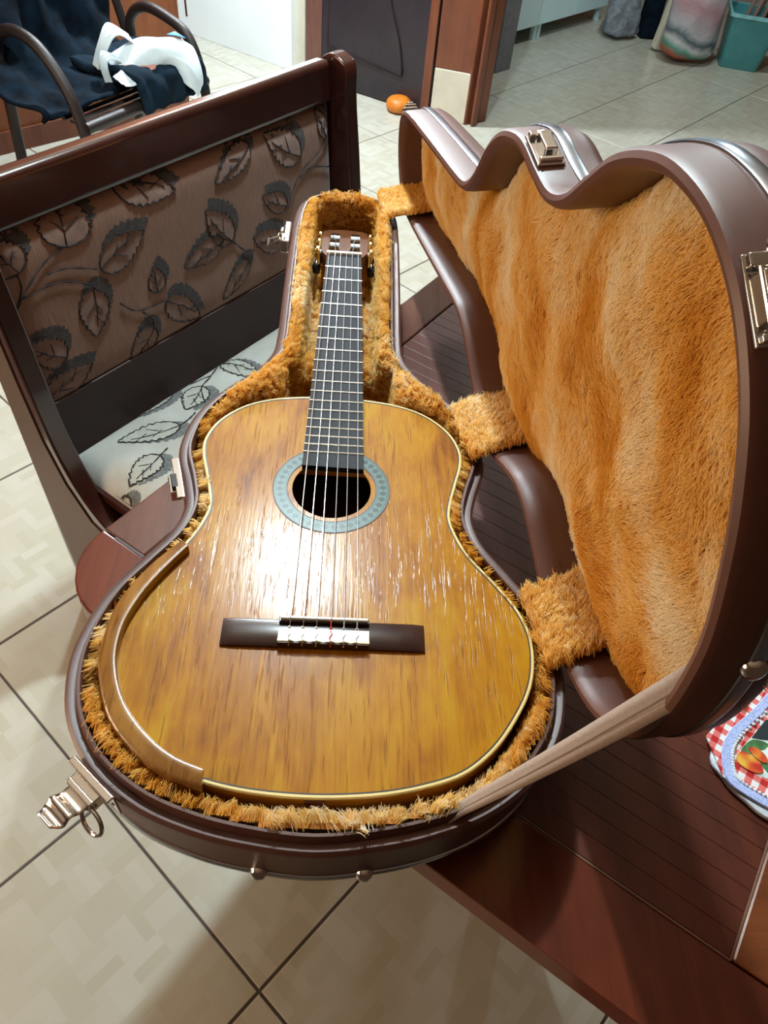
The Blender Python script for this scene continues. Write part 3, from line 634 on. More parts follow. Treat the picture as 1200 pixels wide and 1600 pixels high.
SST = [[(0.163, -0.011), (0.102, -0.043), (0.059, -0.059), (0.028, -0.1)], [(-0.005, -0.107), (-0.027, -0.112), (-0.051, -0.113)], [(0.018, -0.007), (0.05, -0.021), (0.102, -0.043)], [(-0.133, -0.147), (-0.11, -0.142)]]
def leaves(LV, ST, surf, cush, nrm, mleaf, mshadow, sh):
    lines = MB()
    for q, (a0, a1, b0, b1, w) in enumerate(LV):
        poly, rows, a, bb, ax_, nx, Ln = leaf_shape((a0, a1), (b0, b1), w*.00118, seed=q)
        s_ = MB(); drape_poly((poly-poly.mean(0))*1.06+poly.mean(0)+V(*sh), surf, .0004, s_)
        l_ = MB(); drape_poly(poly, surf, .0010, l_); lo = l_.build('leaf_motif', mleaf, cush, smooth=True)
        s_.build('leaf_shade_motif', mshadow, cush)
        for r in rows: ribbon(r, surf, .0030, .0018, lines, nrm)
        mid = [a+ax_*Ln*u+nx*.06*Ln*math.sin(u*3) for u in np.linspace(0, .8, 10)]; ribbon(mid, surf, .0024, .0018, lines, nrm)
        for u, sg in ((.3, 1), (.35, -1), (.55, 1)):
            st_ = a+ax_*Ln*u; ribbon([st_+(ax_*.18*Ln+nx*sg*w*.00118*.5)*k for k in np.linspace(0, 1, 5)], surf, .0018, .0018, lines, nrm)
    for S_ in ST: ribbon(catmull([(*p, 0) for p in S_], 8)[:, :2], surf, .0028, .0018, lines, nrm)
    o = lines.build('outline_motif', M['leaf_line'], cush); o['kind'] = 'stuff'
leaves(BACK, BST, sback, bcush, bfr, M['velvet_leaf_shaded'], M['leaf_shadow'], (.012, .016))
leaves(SEAT, SST, sseat, scush, V(0, 0, 1), M['seat_leaf_lit'], M['seat_shadow'], (.012, -.014))

# ================================================================ TABLE
ta = math.radians(54.8); A_ = V(math.cos(ta), math.sin(ta), 0); B_ = V(math.sin(ta), -math.cos(ta), 0); TZ = -.110
TT = lambda a, b_, z: A_*a+B_*b_+V(0, 0, z)
tab = thing('dining_table', 'glossy reddish brown wooden table with a rounded corner, under the guitar case', 'table', TT(0, .47, -.885))
a0, a1, b0, b1 = -.616, .60, .0445, .900
def corner_pts(cx, cy, r, s, n=7): return [(cx+r*math.cos(math.radians(s+90*k/(n-1))), cy+r*math.sin(math.radians(s+90*k/(n-1)))) for k in range(n)]
R_ = .085
outer = corner_pts(a0+R_, b0+R_, R_, 180, 10)+corner_pts(a1-R_, b0+R_, R_, 270)[0:]
outer = corner_pts(a0+R_, b0+R_, R_, 180, 10)[::1]
# plan in (a, b): left board, front board, right board, back board and centre planks
fb0 = -.527; lb = .111; rb = .809
front = corner_pts(a0+R_, b0+R_, R_, 180, 10)[::-1]  # from (a0+R, b0) .. to (a0, b0+R)
front = [(fb0-.001, b0)]+[p for p in sorted(corner_pts(a0+R_, b0+R_, R_, 180, 10), key=lambda p: p[1])]+[(a0, b1-R_)]+sorted([(a0+R_-R_*math.sin(math.radians(9*k)), b1-R_+R_*math.cos(math.radians(9*k))) for k in range(11)], key=lambda p: p[1])+[(fb0-.001, b1)]
def board(name, poly, mat, z0=-.034, z1=0, bev=.0025):
    b = MB(); b.prism(poly, lambda a, b_, z: TT(a, b_, TZ+z), z0, z1); return b.build(name, M[mat], tab, smooth=False, bevel=bev, seg=2)
board('front_board', front, 'table_wood')
board('left_board', [(fb0+.0005, b0), (fb0+.0005, lb-.001), (a1, lb-.001), (a1, b0)], 'table_left')
board('right_board', [(fb0+.0005, rb+.001), (fb0+.0005, b1), (a1, b1), (a1, rb+.001)], 'table_end')
board('back_board', [(a1-.09, lb), (a1-.09, rb), (a1, rb), (a1, lb)], 'table_wood')
n_ = 48; bw = (a1-.0915-(fb0+.0015))/n_
# ribbed centre panel of narrow strips
for k in range(n_):
    p0 = fb0+.0015+bw*k; board('panel_strip', [(p0, lb+.0012), (p0, rb-.0012), (p0+bw-.0002, rb-.0012), (p0+bw-.0002, lb+.0012)], 'table_panel', z1=-.0008, bev=.0005)
board('inlay_line', [(fb0-.0009, lb), (fb0-.0009, rb), (fb0+.0009, rb), (fb0+.0009, lb)], 'line_light', z0=-.01, z1=-.0006, bev=0)
board('inlay_line', [(fb0, rb-.0010), (fb0, rb+.0010), (a1-.09, rb+.0010), (a1-.09, rb-.0010)], 'line_light', z0=-.01, z1=-.0006, bev=0)
board('inlay_line', [(fb0-.002, b0+.02), (fb0-.002, lb), (fb0+.001, lb), (fb0+.001, b0+.02)], 'line_dark', z0=-.01, z1=.0002, bev=0)
# rounded lip under the edge, apron, legs
edge = MB(); inner = [(fb0, b0)]+front[1:-1]+[(fb0, b1), (a1, b1), (a1, b0)]
edge.prism([((a-(-.008))*.988-.008, (b_-.472)*.984+.472) for a, b_ in inner], lambda a, b_, z: TT(a, b_, TZ+z), -.046, -.034); edge.build('edge_moulding', M['table_wood'], tab, smooth=False, bevel=.003)
for (x0, x1, y0, y1) in ((a0+.25, a0+.27, b0+.22, b1-.22), (a1-.27, a1-.25, b0+.22, b1-.22), (a0+.27, a1-.27, b0+.22, b0+.24), (a0+.27, a1-.27, b1-.24, b1-.22)):
    board('apron', [(x0, y0), (x0, y1), (x1, y1), (x1, y0)], 'table_wood', z0=-.13, z1=-.046)
for x in (a0+.30, a1-.30):
    for y in (b0+.27, b1-.27):
        b = MB(); b.prism([(-.035, -.035), (.035, -.035), (.035, .035), (-.035, .035)], lambda u, v, z, x=x, y=y: TT(x+u*(1 if z > -.5 else .7), y+v*(1 if z > -.5 else .7), z), -.885, -.156)
        b.build('leg', M['table_wood'], tab, smooth=False, bevel=.006)

# ================================================================ GUITAR CASE
H = V(0)
H = np.array([(0,-848),(50,-843),(95,-833),(140,-815),(180,-785),(207,-745),(218,-700),(216,-660),(203,-615),(180,-576),(158,-540),(150,-505),(157,-470),(168,-435),(170,-405),(162,-362),(141,-320),(103,-272),(84,-235),(80,-195),(81,-100),(82,0),(82,100),(78,160),(65,195),(35,215),(0,222)], float)/1000
D = resample(catmull([(*p, 0) for p in mirror_closed(H)], 10, True)[:, :2], 300)
DN = normals2(D)
if (DN[0]@V(0, -1)) < 0: DN = -DN
NL = 0
frB = lambda x, y, z: V(x, y, z-.005)
LO = V(0.22114, -0.68912, -0.00021); LX = V(-0.10501, 0.15500, 0.98232); LY = V(-0.12840, 0.97740, -0.16795); LW = V(0.98615, 0.14377, 0.08273)
frL = lambda x, y, w: LO+(x+.218)*LX+(y+.69)*LY+w*LW
def sweep(prof, fr, cap0=False, cap1=False, idx=None, mb=None):
    mb = mb or MB(); G = []
    Dn, Nn = (D, DN) if idx is None else (D[idx], DN[idx])
    for i, w in prof: G.append([fr(*(p-nn*i), w) for p, nn in zip(Dn, Nn)])
    mb.grid(G, closed=idx is None); n = len(Dn); m = len(prof)
    if cap0: mb.f.append(tuple(range(n))[::-1])
    if cap1: mb.f.append(tuple(range((m-1)*n, m*n)))
    return mb
case = thing('guitar_case', 'open brown guitar case lined with golden plush, its lid standing up on the right', 'guitar case', (0, -.40, -.110))
base = sweep([(.030, -.103), (.012, -.100), (.004, -.090), (.0008, -.076), (.0, -.060), (-.0005, -.020), (-.003, -.010), (-.003, -.004), (0, -.001), (.004, -.003), (.006, -.003), (.0075, .003), (.0090, .006), (.0115, .006), (.0125, .003), (.013, -.008), (.013, -.097)], frB, True, True).build('base_shell', M['case_brown'], case)
sweep([(.0015, -.062), (-.0012, -.0625), (-.0022, -.066), (-.0012, -.0695), (.0015, -.070)], frB).build('metal_band', M['steel_strip'], base)
lid = sweep([(.040, .070), (.016, .068), (.005, .063), (.0, .054), (-.0003, .045), (0, .006), (.002, .001), (.006, -.001), (.010, .000), (.0125, .004), (.0135, .012), (.0135, .058)], frL, True, True).build('lid_shell', M['case_brown'], case)
sweep([(.0005, .0295), (-.0016, .030), (-.0024, .032), (-.0020, .0355), (-.0024, .039), (-.0016, .0405), (.0005, .041)], frL).build('metal_band', M['steel_strip'], lid)

# guitar outline (needed for the padded pocket)
GH = np.array([(0,-.810),(.050,-.807),(.090,-.799),(.122,-.787),(.150,-.764),(.173,-.733),(.187,-.706),(.1935,-.678),(.1935,-.650),(.184,-.621),(.165,-.591),(.142,-.558),(.129,-.524),(.1275,-.500),(.136,-.464),(.1445,-.432),(.1455,-.406),(.134,-.375),(.109,-.348),(.076,-.332),(.034,-.3245),(0,-.3235)])
GD = resample(catmull([(*p, 0) for p in mirror_closed(GH)], 10, True)[:, :2], 240); GN = normals2(GD)
if (GN[0]@V(0, -1)) < 0: GN = -GN
def sdf(P, poly):
    Q = np.roll(poly, -1, 0); out = np.full(len(P), 9.); ins = np.zeros(len(P), bool)
    for a, b in zip(poly, Q):
        d = b-a; s = np.clip(((P-a)@d)/(d@d), 0, 1); out = np.minimum(out, np.hypot(*(P-a-s[:, None]*d).T))
        c = (a[1] > P[:, 1]) != (b[1] > P[:, 1]); x = a[0]+(P[:, 1]-a[1])*(b[0]-a[0])/((b[1]-a[1]) or 1e-9); ins ^= c & (P[:, 0] < x)
    return np.where(ins, -out, out)
def sbox(P, cx, cy, hx, hy, r): q = np.abs(P-[cx, cy])-[hx-r, hy-r]; return np.hypot(*np.maximum(q, 0).T)+np.minimum(q.max(1), 0)-r
step = .0045; gx = np.arange(-.222, .2221, step); gy = np.arange(-.855, .228, step); X, Y = np.meshgrid(gx, gy); PP = np.column_stack([X.ravel(), Y.ravel()])
dcase = -sdf(PP, D); s_body = sdf(PP, GD)-.0085
s_gap = sbox(PP, .003, -.305, .068, .052, .02); s_neck = sbox(PP, 0, -.0385, .051, .2285, .03)
s_all = np.maximum(np.minimum(np.minimum(s_body, s_gap), s_neck), .0228-dcase)
def smooth(a, b, x): t = np.clip((x-a)/(b-a), 0, 1); return t*t*(3-2*t)
floorz = np.where(PP[:, 1] < -.243, -.094, np.where(PP[:, 1] < -.205, -.038, -.046))
floorz = floorz+(-.040)*smooth(-.055, -.035, PP[:, 1])
floorz = np.where(PP[:, 1] < -.22, -.092+.060*smooth(-.252, -.232, PP[:, 1]), floorz); floorz = np.where((PP[:, 1] > -.22) & (PP[:, 1] < -.19), -.032-.014*smooth(-.21, -.19, PP[:, 1]), floorz)
topz = .004+.006*np.sin(np.clip((dcase-.016)/.03, 0, 1)*math.pi)+.002*vnoise(np.column_stack([PP, PP[:, 0]*0]), 60, 2)
wallt = smooth(.0012, .0095, s_all); Z = floorz+(topz-floorz)*wallt
Z = np.where(dcase < .020, np.minimum(Z, .004-.0*dcase), Z)-.004
PL = np.column_stack([PP, Z]); keep = dcase > .0115
ny, nx = X.shape; idm = np.arange(nx*ny).reshape(ny, nx); kk = keep.reshape(ny, nx)
Q = [(idm[i, j], idm[i, j+1], idm[i+1, j+1], idm[i+1, j]) for i in range(ny-1) for j in range(nx-1) if kk[i, j] and kk[i, j+1] and kk[i+1, j+1] and kk[i+1, j]]
used = np.unique(np.array(Q)); rem = -np.ones(nx*ny, int); rem[used] = np.arange(len(used))
lb_ = MB(); lb_.v = [tuple(p) for p in PL[used]]; lb_.f = [tuple(int(rem[i]) for i in q) for q in Q]
lining = lb_.build('base_lining', M['lining_base'], case)
TQ = np.array([(q[0], q[1], q[2]) for q in Q]+[(q[0], q[2], q[3]) for q in Q])
def keepf(c):
    s = sdf(c[:, :2], GD); return np.where((s < -.02), 0, np.where(c[:, 2] < -.05, .35, 1.0))
Pb, Nb = tri_sample(PL, TQ, 15000, keepf); Nb *= np.sign(Nb[:, 2:3]+1e-9)
# pile leans in towards the pocket
gs = np.gradient(s_all.reshape(ny, nx), step); gix = np.clip(((Pb[:, 0]-gx[0])/step).astype(int), 0, nx-1); giy = np.clip(((Pb[:, 1]-gy[0])/step).astype(int), 0, ny-1)
inw = -np.column_stack([gs[1][giy, gix], gs[0][giy, gix], np.zeros(len(Pb))])
comb = inw*.4+np.column_stack([.4*vnoise(Pb, 25, 1), .5*vnoise(Pb, 22, 5), np.full(len(Pb), .35)])
fur('base_plush', lining, Pb, Nb, comb, .0135, per=9, rad=.0028, lay=.50, tb=-.16)  # negative tone offset paints the shade around the guitar into the pile colour

# lid lining: cushioned sheet just inside the shell
cx_, cy_ = 0, 0
step2 = .006; gx2 = np.arange(-.222, .2221, step2); gy2 = np.arange(-.855, .228, step2); X2, Y2 = np.meshgrid(gx2, gy2); P2 = np.column_stack([X2.ravel(), Y2.ravel()])
d2 = -sdf(P2, D); P20 = np.column_stack([P2, P2[:, 0]*0])
w2 = .052-.020*(1-np.exp(-np.clip(d2-.012, 0, 1)/.030))-.0035*vnoise(P20, 30, 4)*np.clip(d2*20, 0, 1)-.0030*vnoise(P20[:, [1, 0, 2]], 48, 9)*np.clip(d2*20, 0, 1)
k2 = d2 > .0115; ny2, nx2 = X2.shape; id2 = np.arange(nx2*ny2).reshape(ny2, nx2); kk2 = k2.reshape(ny2, nx2)
Q2 = [(id2[i, j], id2[i, j+1], id2[i+1, j+1], id2[i+1, j]) for i in range(ny2-1) for j in range(nx2-1) if kk2[i, j] and kk2[i, j+1] and kk2[i+1, j+1] and kk2[i+1, j]]
PW = np.array([frL(x, y, w) for (x, y), w in zip(P2, w2)])
used = np.unique(np.array(Q2)); rem = -np.ones(nx2*ny2, int); rem[used] = np.arange(len(used))
mb = MB(); mb.v = [tuple(p) for p in PW[used]]; mb.f = [tuple(int(rem[i]) for i in q) for q in Q2]
lidlin = mb.build('lid_lining', M['lining_base'], case)
T2 = np.array([(q[0], q[1], q[2]) for q in Q2]+[(q[0], q[2], q[3]) for q in Q2])
Pc, Nc = tri_sample(PW, T2, 13500); Nc *= np.sign(-(Nc@LW))[:, None]
a_ = 1.5*vnoise(Pc, 9, 2)+.8*vnoise(Pc, 19, 6)
comb = np.outer(np.cos(a_), -LX*.9)+np.outer(np.sin(a_), LY)+np.outer(np.full(len(Pc), .1), -LW)
qa = (Pc-LO)@LX; qb = (Pc-LO)@LY; ql = np.column_stack([qa*.45+qb*.2, qb-.35*qa, qa*0])
wv = lambda f, k: vnoise(ql+.012*np.column_stack([np.sin(qb*31+k), np.sin(qa*27+k), qa*0]), f, k)
tl_ = .52+.36*wv(24, 2)+.26*wv(52, 5)+.16*wv(105, 9)+.06*RNG.standard_normal(len(Pc))  # cream and gold patches: light caught by the nap, put into the tone
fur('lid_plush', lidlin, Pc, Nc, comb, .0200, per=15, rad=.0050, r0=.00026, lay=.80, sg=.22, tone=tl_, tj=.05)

# plush tabs bridging base and lid at the hinges
def tabs(y0, y1, xb0, xb1, xl0, xl1, yl0, yl1, seed):
    n, m = 14, 16; G = []
    for j in range(m+1):
        v = j/m; y = y0+(y1-y0)*v; xb = xb0+(xb1-xb0)*v; xl = xl0+(xl1-xl0)*v; yl = yl0+(yl1-yl0)*v
        p0 = V(xb-.009, y, .005); p1 = V(xb+.002, y, .018); p2 = frL(xl+.004, yl, .018)-LX*.0+V(-.004, 0, .012); p3 = frL(xl+.024, yl, .046)
        G.append([(1-t)**3*p0+3*(1-t)**2*t*p1+3*(1-t)*t*t*p2+t**3*p3 for t in np.linspace(0, 1, n+1)])
    G = np.array(G); o = MB().grid(G).build('hinge_tab', M['lining_base'], case, solid=.003)
    P, Nn = tri_sample(G.reshape(-1, 3), np.array(quads_tris(m+1, n+1)), int(1300)); Nn *= np.sign(Nn@V(-.5, -.6, .8))[:, None]
    comb = V(.15, .9, .35)[None, :]+np.column_stack([.5*vnoise(P, 30, seed), .4*vnoise(P, 25, seed+1), .4*vnoise(P, 28, seed+2)])
    fur('tab_plush', o, P, Nn, comb, .013, per=9, rad=.0022, lay=.62)
tabs(-.426, -.340, .166, .151, -.168, -.158, -.426, -.345, 1)
tabs(-.690, -.610, .214, .201, -.214, -.200, -.688, -.612, 2)
tabs(.120, .200, .074, .062, -.078, -.066, .105, .185, 3)

# strap
s0 = V(.106, -.819, -.008); s1 = V(.118, -.815, .006); s3 = frL(-.040, -.832, .026)
path = [s0, s1]+[s1+(s3-s1)*t+V(0, 0, -.006*math.sin(math.pi*t)) for t in np.linspace(.06, 1, 12)]
G = []; 
wd = V(-.1, .72, .69); wd0 = V(.35, .75, .5)
for i, p in enumerate(path):
    k = i/(len(path)-1); q_ = .62+.38*min(1, k*1.3); w_ = (wd0*(1-k)+wd*k); w_ /= np.linalg.norm(w_); G.append([p-w_*.0125*q_, p-w_*.005*q_, p, p+w_*.005*q_, p+w_*.0125*q_])
strap = MB().grid(G).build('lid_strap', M['webbing'], case, solid=.0016)
b = MB(); fw = V(-.5, -.8, .3); b.grid([[g[2]-(g[4]-g[2])*.06+fw*.0014, g[2]+(g[4]-g[2])*.06+fw*.0014] for g in G]); b.build('strap_seam', M['webbing_seam'], strap)

# latches -------------------------------------------------------
def at(x, y):
    i = int(np.argmin(np.hypot(*(D-[x, y]).T))); t = V(-DN[i][1], DN[i][0]); return D[i], DN[i], t
def latch_frame(x, y, fr, up):
    p, n, t = at(x, y); o = fr(*p, 0); return o, fr(*(p+n), 0)-o, fr(*(p+t), 0)-o, (fr(*p, 1)-o)*up
def bx_(o, n, t, u, c, h, name, mat, parent, bev=.001): return MB().box(o+n*c[0]+t*c[1]+u*c[2], h, (n, t, u)).build(name, M[mat], parent, smooth=True, bevel=bev)
def draw_latch(x, y, mode):
    o, n, t, u = latch_frame(x, y, frB, 1)
    if mode == 'open': n = n*.80; t = t*.84
    pl = bx_(o, n, t, u, (.0045, 0, -.012), (.0012, .030, .017), 'latch_plate', 'chrome', case)
    bx_(o, n, t, u, (.008, 0, .0045), (.004, .030, .0012), 'plate_flange', 'chrome', pl)
    for s in (-.022, .022): MB().lathe(o+n*.005+t*s+u*(-.018), [(.0, 0), (.003, 0), (.002, .0015), (0, .002)], (t, u, n), 12).build('rivet', M['chrome'], pl)
    if mode == 'open':
        ho = bx_(o, n, t, u, (.014, 0, -.006), (.006, .018, .007), 'latch_housing', 'chrome', case)
        bx_(o, n, t, u, (.022, 0, -.004), (.003, .018, .005), 'housing_cover', 'chrome', ho)
        G = []
        for k, (a, z) in enumerate([(.022, -.004), (.030, -.005), (.036, -.004), (.040, .001), (.044, .002), (.048, -.003), (.053, -.004), (.058, .001), (.0605, .003)]):
            wd_ = .0155 if k < 3 else .0155 if k < 7 else .011; G.append([o+n*a+t*s+u*z for s in (-wd_, -wd_*.5, 0, wd_*.5, wd_)])
        MB().grid(G).build('latch_lever', M['chrome'], case, solid=.0018, sub=1)
        b = MB(); b.tube([o+n*(.030+.012*math.cos(q)*0)+t*(.010+.016*(1-math.cos(q))*.9)+u*(-.012-.009*math.sin(q))+n*.006*math.sin(q) for q in np.linspace(0, 2*math.pi, 20)], .0018, 8); b.build('latch_loop', M['chrome'], case)
        b = MB(); b.tube([o+n*.020+t*-.020+u*-.007, o+n*.020+t*.020+u*-.007], .0022, 8); b.build('hinge_pin', M['chrome'], ho)
    elif mode == 'closed':
        ho = bx_(o, n, t, u, (.012, .004, -.006), (.006, .013, .007), 'latch_housing', 'chrome', case)
        bx_(o, n, t, u, (.012, .004, .003), (.0035, .010, .003), 'housing_slot', 'black_button', ho)
        b = MB(); G = [[o+n*a+t*s+u*z for s in (-.020-.003*k, -.006)] for k, (a, z) in enumerate([(.014, -.010), (.018, -.018), (.016, -.028), (.018, -.036)])]
        b.grid(G); b.build('latch_lever', M['chrome'], case, solid=.0018)
    else:
        ho = bx_(o, n, t, u, (.012, .012, -.008), (.006, .012, .010), 'latch_housing', 'chrome', case)
        b = MB(); b.grid([[o+n*a+t*s+u*z for s in (.000, .022)] for a, z in [(.014, .0), (.020, .004), (.019, .012), (.012, .016)]]); b.build('latch_lever', M['chrome'], case, solid=.0018)
        b = MB(); q = [o+n*.014+t*-.004+u*-.010, o+n*.040+t*-.004+u*-.024, o+n*.040+t*-.028+u*-.024, o+n*.014+t*-.020+u*-.010]
        b.tube([q[0], q[1], q[2], q[3]], .0017, 8); b.build('latch_loop', M['chrome'], case)
draw_latch(-.172, -.797, 'open'); draw_latch(-.167, -.470, 'closed'); draw_latch(-.083, .070, 'loop')
# catches on the lid
def catch(x, y, ln, name='lid_catch', knob=False, sc=1):
    o, n, t, w = latch_frame(x, y, frL, 1)
    pl = bx_(o, n, t, w, (.0018, 0, .014*sc), (.0014, ln, .012*sc), name, 'chrome', case, .0012)
    bx_(o, n, t, w, (.0065, .002*0, .015*sc), (.0050, ln*.55, .0055*sc), 'catch_block', 'chrome', pl, .0015)
    bx_(o, n, t, w, (.0045, ln*.80, .014*sc), (.003, ln*.16, .010*sc), 'catch_tongue', 'chrome', pl, .0012)
    bx_(o, n, t, w, (.0045, -ln*.84, .014*sc), (.003, ln*.10, .010*sc), 'catch_tongue', 'chrome', pl, .0012)
    if knob:
        for s in (-1, 1):
            b = MB(); b.lathe(o+n*.002+t*ln*1.05*s+w*.0205, [(0, 0), (.006, .0), (.0075, .003), (.005, .007), (0, .009)], (t, w, n), 16); b.build('catch_rivet', M['chrome'], pl)
        for w_ in (.0065, .0100): MB().tube([o+n*.0085+t*ln*-.62+w*w_, o+n*.0085+t*ln*.62+w*w_], .0014, 8).build('catch_bar', M['chrome'], pl)
        MB().tube([o+n*.007+t*ln*-1.0+w*.0205, o+n*.007+t*ln*1.0+w*.0205], .0013, 8).build('catch_rod', M['chrome'], pl)
    else: MB().lathe(o+n*.006+t*ln*.82+w*.014*sc, [(0, 0), (.0035, 0), (.003, .002), (0, .003)], (t, w, n), 12).build('rivet', M['chrome'], pl)
catch(.160, -.452, .021); catch(.1745, -.790, .023, knob=True, sc=.62); catch(.072, .182, .013, sc=.9)
# feet studs
def stud(o, n, t, u, r): 
    b = MB(); b.lathe(o, [(0, -.001), (r, -.001), (r*.95, .002), (r*.7, .0045), (r*.3, .006), (0, .0062)], (t, u, n), 18); b.build('stud', M['chrome'], case)
for x in (-.045, .045):
    o, n, t, u = latch_frame(x, -.848, frB, 1); stud(o+u*-.064+n*.001, n, t, u, .0075)
o, n, t, w = latch_frame(-.030, -.848, frL, 1); stud(o+w*.034+n*.002, n, t, w, .0085)
o, n, t, w = latch_frame(.09, -.835, frL, 1); stud(o+w*.034+n*.002, n, t, w, .0085)

# ================================================================ GUITAR
gt = thing('classical_guitar', 'honey coloured classical guitar lying face up in the open case', 'guitar', (0, -.567, -.097))
def loft(Dd, Nn, prof, cap0=False, cap1=False):
    mb = MB(); mb.grid([[V(*(p-q*i), z) for p, q in zip(Dd, Nn)] for i, z in prof], closed=True); n = len(Dd); m = len(prof)
    if cap0: mb.f.append(tuple(range(n))[::-1])
    if cap1: mb.f.append(tuple(range((m-1)*n, m*n)))
    return mb
loft(GD, GN, [(0, -.088), (0, -.0028), (.003, -.0028), (.003, -.088)]).build('side', M['guitar_side'], gt)
loft(GD, GN, [(0, -.090), (0, -.088), (.0001, -.088)], True, True).build('back', M['mahogany'], gt)
loft(GD, GN, [(.0, -.0030), (-.0003, -.0026), (-.0002, -.0006), (.0008, .0003), (.0028, .0003), (.0030, -.0030)]).build('binding', M['binding'], gt)
loft(GD, GN, [(.0030, -.0005), (.0030, .00032), (.0042, .00032), (.0042, -.0005)]).build('purfling', M['purfling'], gt)
def plate(outer, holes, z0, z1, name, mat, parent, bevel=0, fr=lambda x, y, z: (x, y, z)):
    bm = bmesh.new(); es = []
    for lp in [outer]+holes:
        vs_ = [bm.verts.new((x, y, 0)) for x, y in lp]
        es += [bm.edges.new((vs_[i], vs_[(i+1) % len(vs_)])) for i in range(len(vs_))]
    bmesh.ops.triangle_fill(bm, use_beauty=True, use_dissolve=False, edges=es)
    bm.verts.ensure_lookup_table(); mb = MB(); nv = len(bm.verts); bm.verts.index_update()
    P = [(v.co.x, v.co.y) for v in bm.verts]
    mb.v = [tuple(fr(x, y, z0)) for x, y in P]+[tuple(fr(x, y, z1)) for x, y in P]
    for f in bm.faces:
        ids = [v.index for v in f.verts]; mb.f += [tuple(ids[::-1]), tuple(i+nv for i in ids)]
    for e in bm.edges:
        if len(e.link_faces) == 1: a, b_ = e.verts[0].index, e.verts[1].index; mb.f.append((a, b_, b_+nv, a+nv))
    bm.free(); return mb.build(name, M[mat], parent, smooth=False, bevel=bevel)
HC = V(0, -.4755)
circ = lambda r, n=64, c=HC: [(c[0]+r*math.cos(2*math.pi*k/n), c[1]+r*math.sin(2*math.pi*k/n)) for k in range(n)]
plate([tuple(p-q*.0040) for p, q in zip(GD, GN)], [circ(.0425)], -.0028, 0, 'soundboard', 'guitar_top', gt)
ro = bpy.data.objects.new('rosette', None)
b = MB(); b.grid([[(x, y, z) for x, y in circ(r, 96, V(0, 0))] for r, z in ((.0485, .0001), (.0485, .0005), (.0625, .0005), (.0625, .0001))], closed=True)
b.v = [(x, y, z-0) for x, y, z in b.v]; o = b.build('rosette', M['rosette'], None); o.parent = gt; gl = parent_loc(gt); o.data.transform(Matrix.Translation((0, 0, -ZF)))
o.location = (HC[0]-gl[0], HC[1]-gl[1], ZF-gl[2])
b = MB(); b.grid([[(x, y, z) for x, y in circ(r, 96)] for r, z in ((.0625, .0001), (.0625, .0006), (.0632, .0006), (.0632, .0001))], closed=True); b.build('rosette_border', M['maroon'], gt)
b = MB(); b.grid([[(x, y, z) for x, y in circ(r, 96)] for r, z in ((.0478, .0001), (.0478, .0006), (.0485, .0006), (.0485, .0001))], closed=True); b.build('rosette_border', M['maroon'], gt)
b = MB(); b.box((0, -.440, -.008), (.11, .004, .005)); b.build('brace', M['guitar_side'], gt, smooth=False)
# end graft
b = MB(); b.prism([(-.0085, -.8095), (.0085, -.8095), (.0085, -.8115), (-.0085, -.8115)], lambda x, y, z: (x, y, z), -.085, -.0035); b.build('end_graft', M['mahogany'], gt, smooth=False, bevel=.0006)
# fingerboard and frets
FY = lambda n: -.004-(.4278-.0041)/(1-2**(-19/12))*(1-2**(-n/12))
hwid = lambda y: .0255+(.0335-.0255)*(-.004-y)/.4237
FZ0, FZ1 = .0003, .0072
end = [(-hwid(-.447), -.447)]+[(x, -.4755+math.sqrt(max(.0437**2-x*x, 0))) for x in np.linspace(-.0325, .0325, 15)]+[(hwid(-.452), -.452)]
end = [(-.0338, -.4490)]+[(x, max(-.4755+math.sqrt(.0437**2-x*x), -.452)) for x in np.linspace(-.0338, .0338, 17)]+[(.0338, -.4515)]
fbp = [(.0255, -.004), (-.0255, -.004)]+end
b = MB(); b.prism(fbp, lambda x, y, z: (x, y, z+(.002 if y > -.1 else 0)*1), FZ0, FZ1); fbd = b.build('fingerboard', M['ebony'], gt, smooth=False, bevel=.0008)
fz = lambda y: FZ1+.002*np.clip((y+.447)/.443, 0, 1)
for k in range(1, 20):
    y = FY(k); b = MB(); w_ = hwid(y)+.0004; b.tube([(-w_, y, fz(y)+.0001), (0, y-.0000, fz(y)+.0001), (w_, y, fz(y)+.0001)], .0011, 8, flat=.9); b.build('fret', M['fret'], gt)
b = MB(); b.box((0, -.0015, .0085), (.0262, .0026, .0036)); b.build('nut', M['bone'], gt, bevel=.0008)
# neck and heel
G = []
for y, w_, dep in ((-.003, .026, .020), (-.10, .0275, .0205), (-.25, .030, .022), (-.285, .031, .028), (-.305, .031, .060), (-.3235, .030, .085)):
    G.append([(w_*math.cos(q), y, .0003+(0 if math.sin(q) >= 0 else dep*math.sin(q))) for q in np.linspace(0, -math.pi, 15)])
b = MB(); b.grid(G); n15 = 15; b.f += [tuple(range(15)), tuple(range(75, 90))[::-1]]; b.f += [(i*15, (i+1)*15, (i+1)*15+14, i*15+14) for i in range(5)]
b.build('neck', M['neck_wood'], gt)
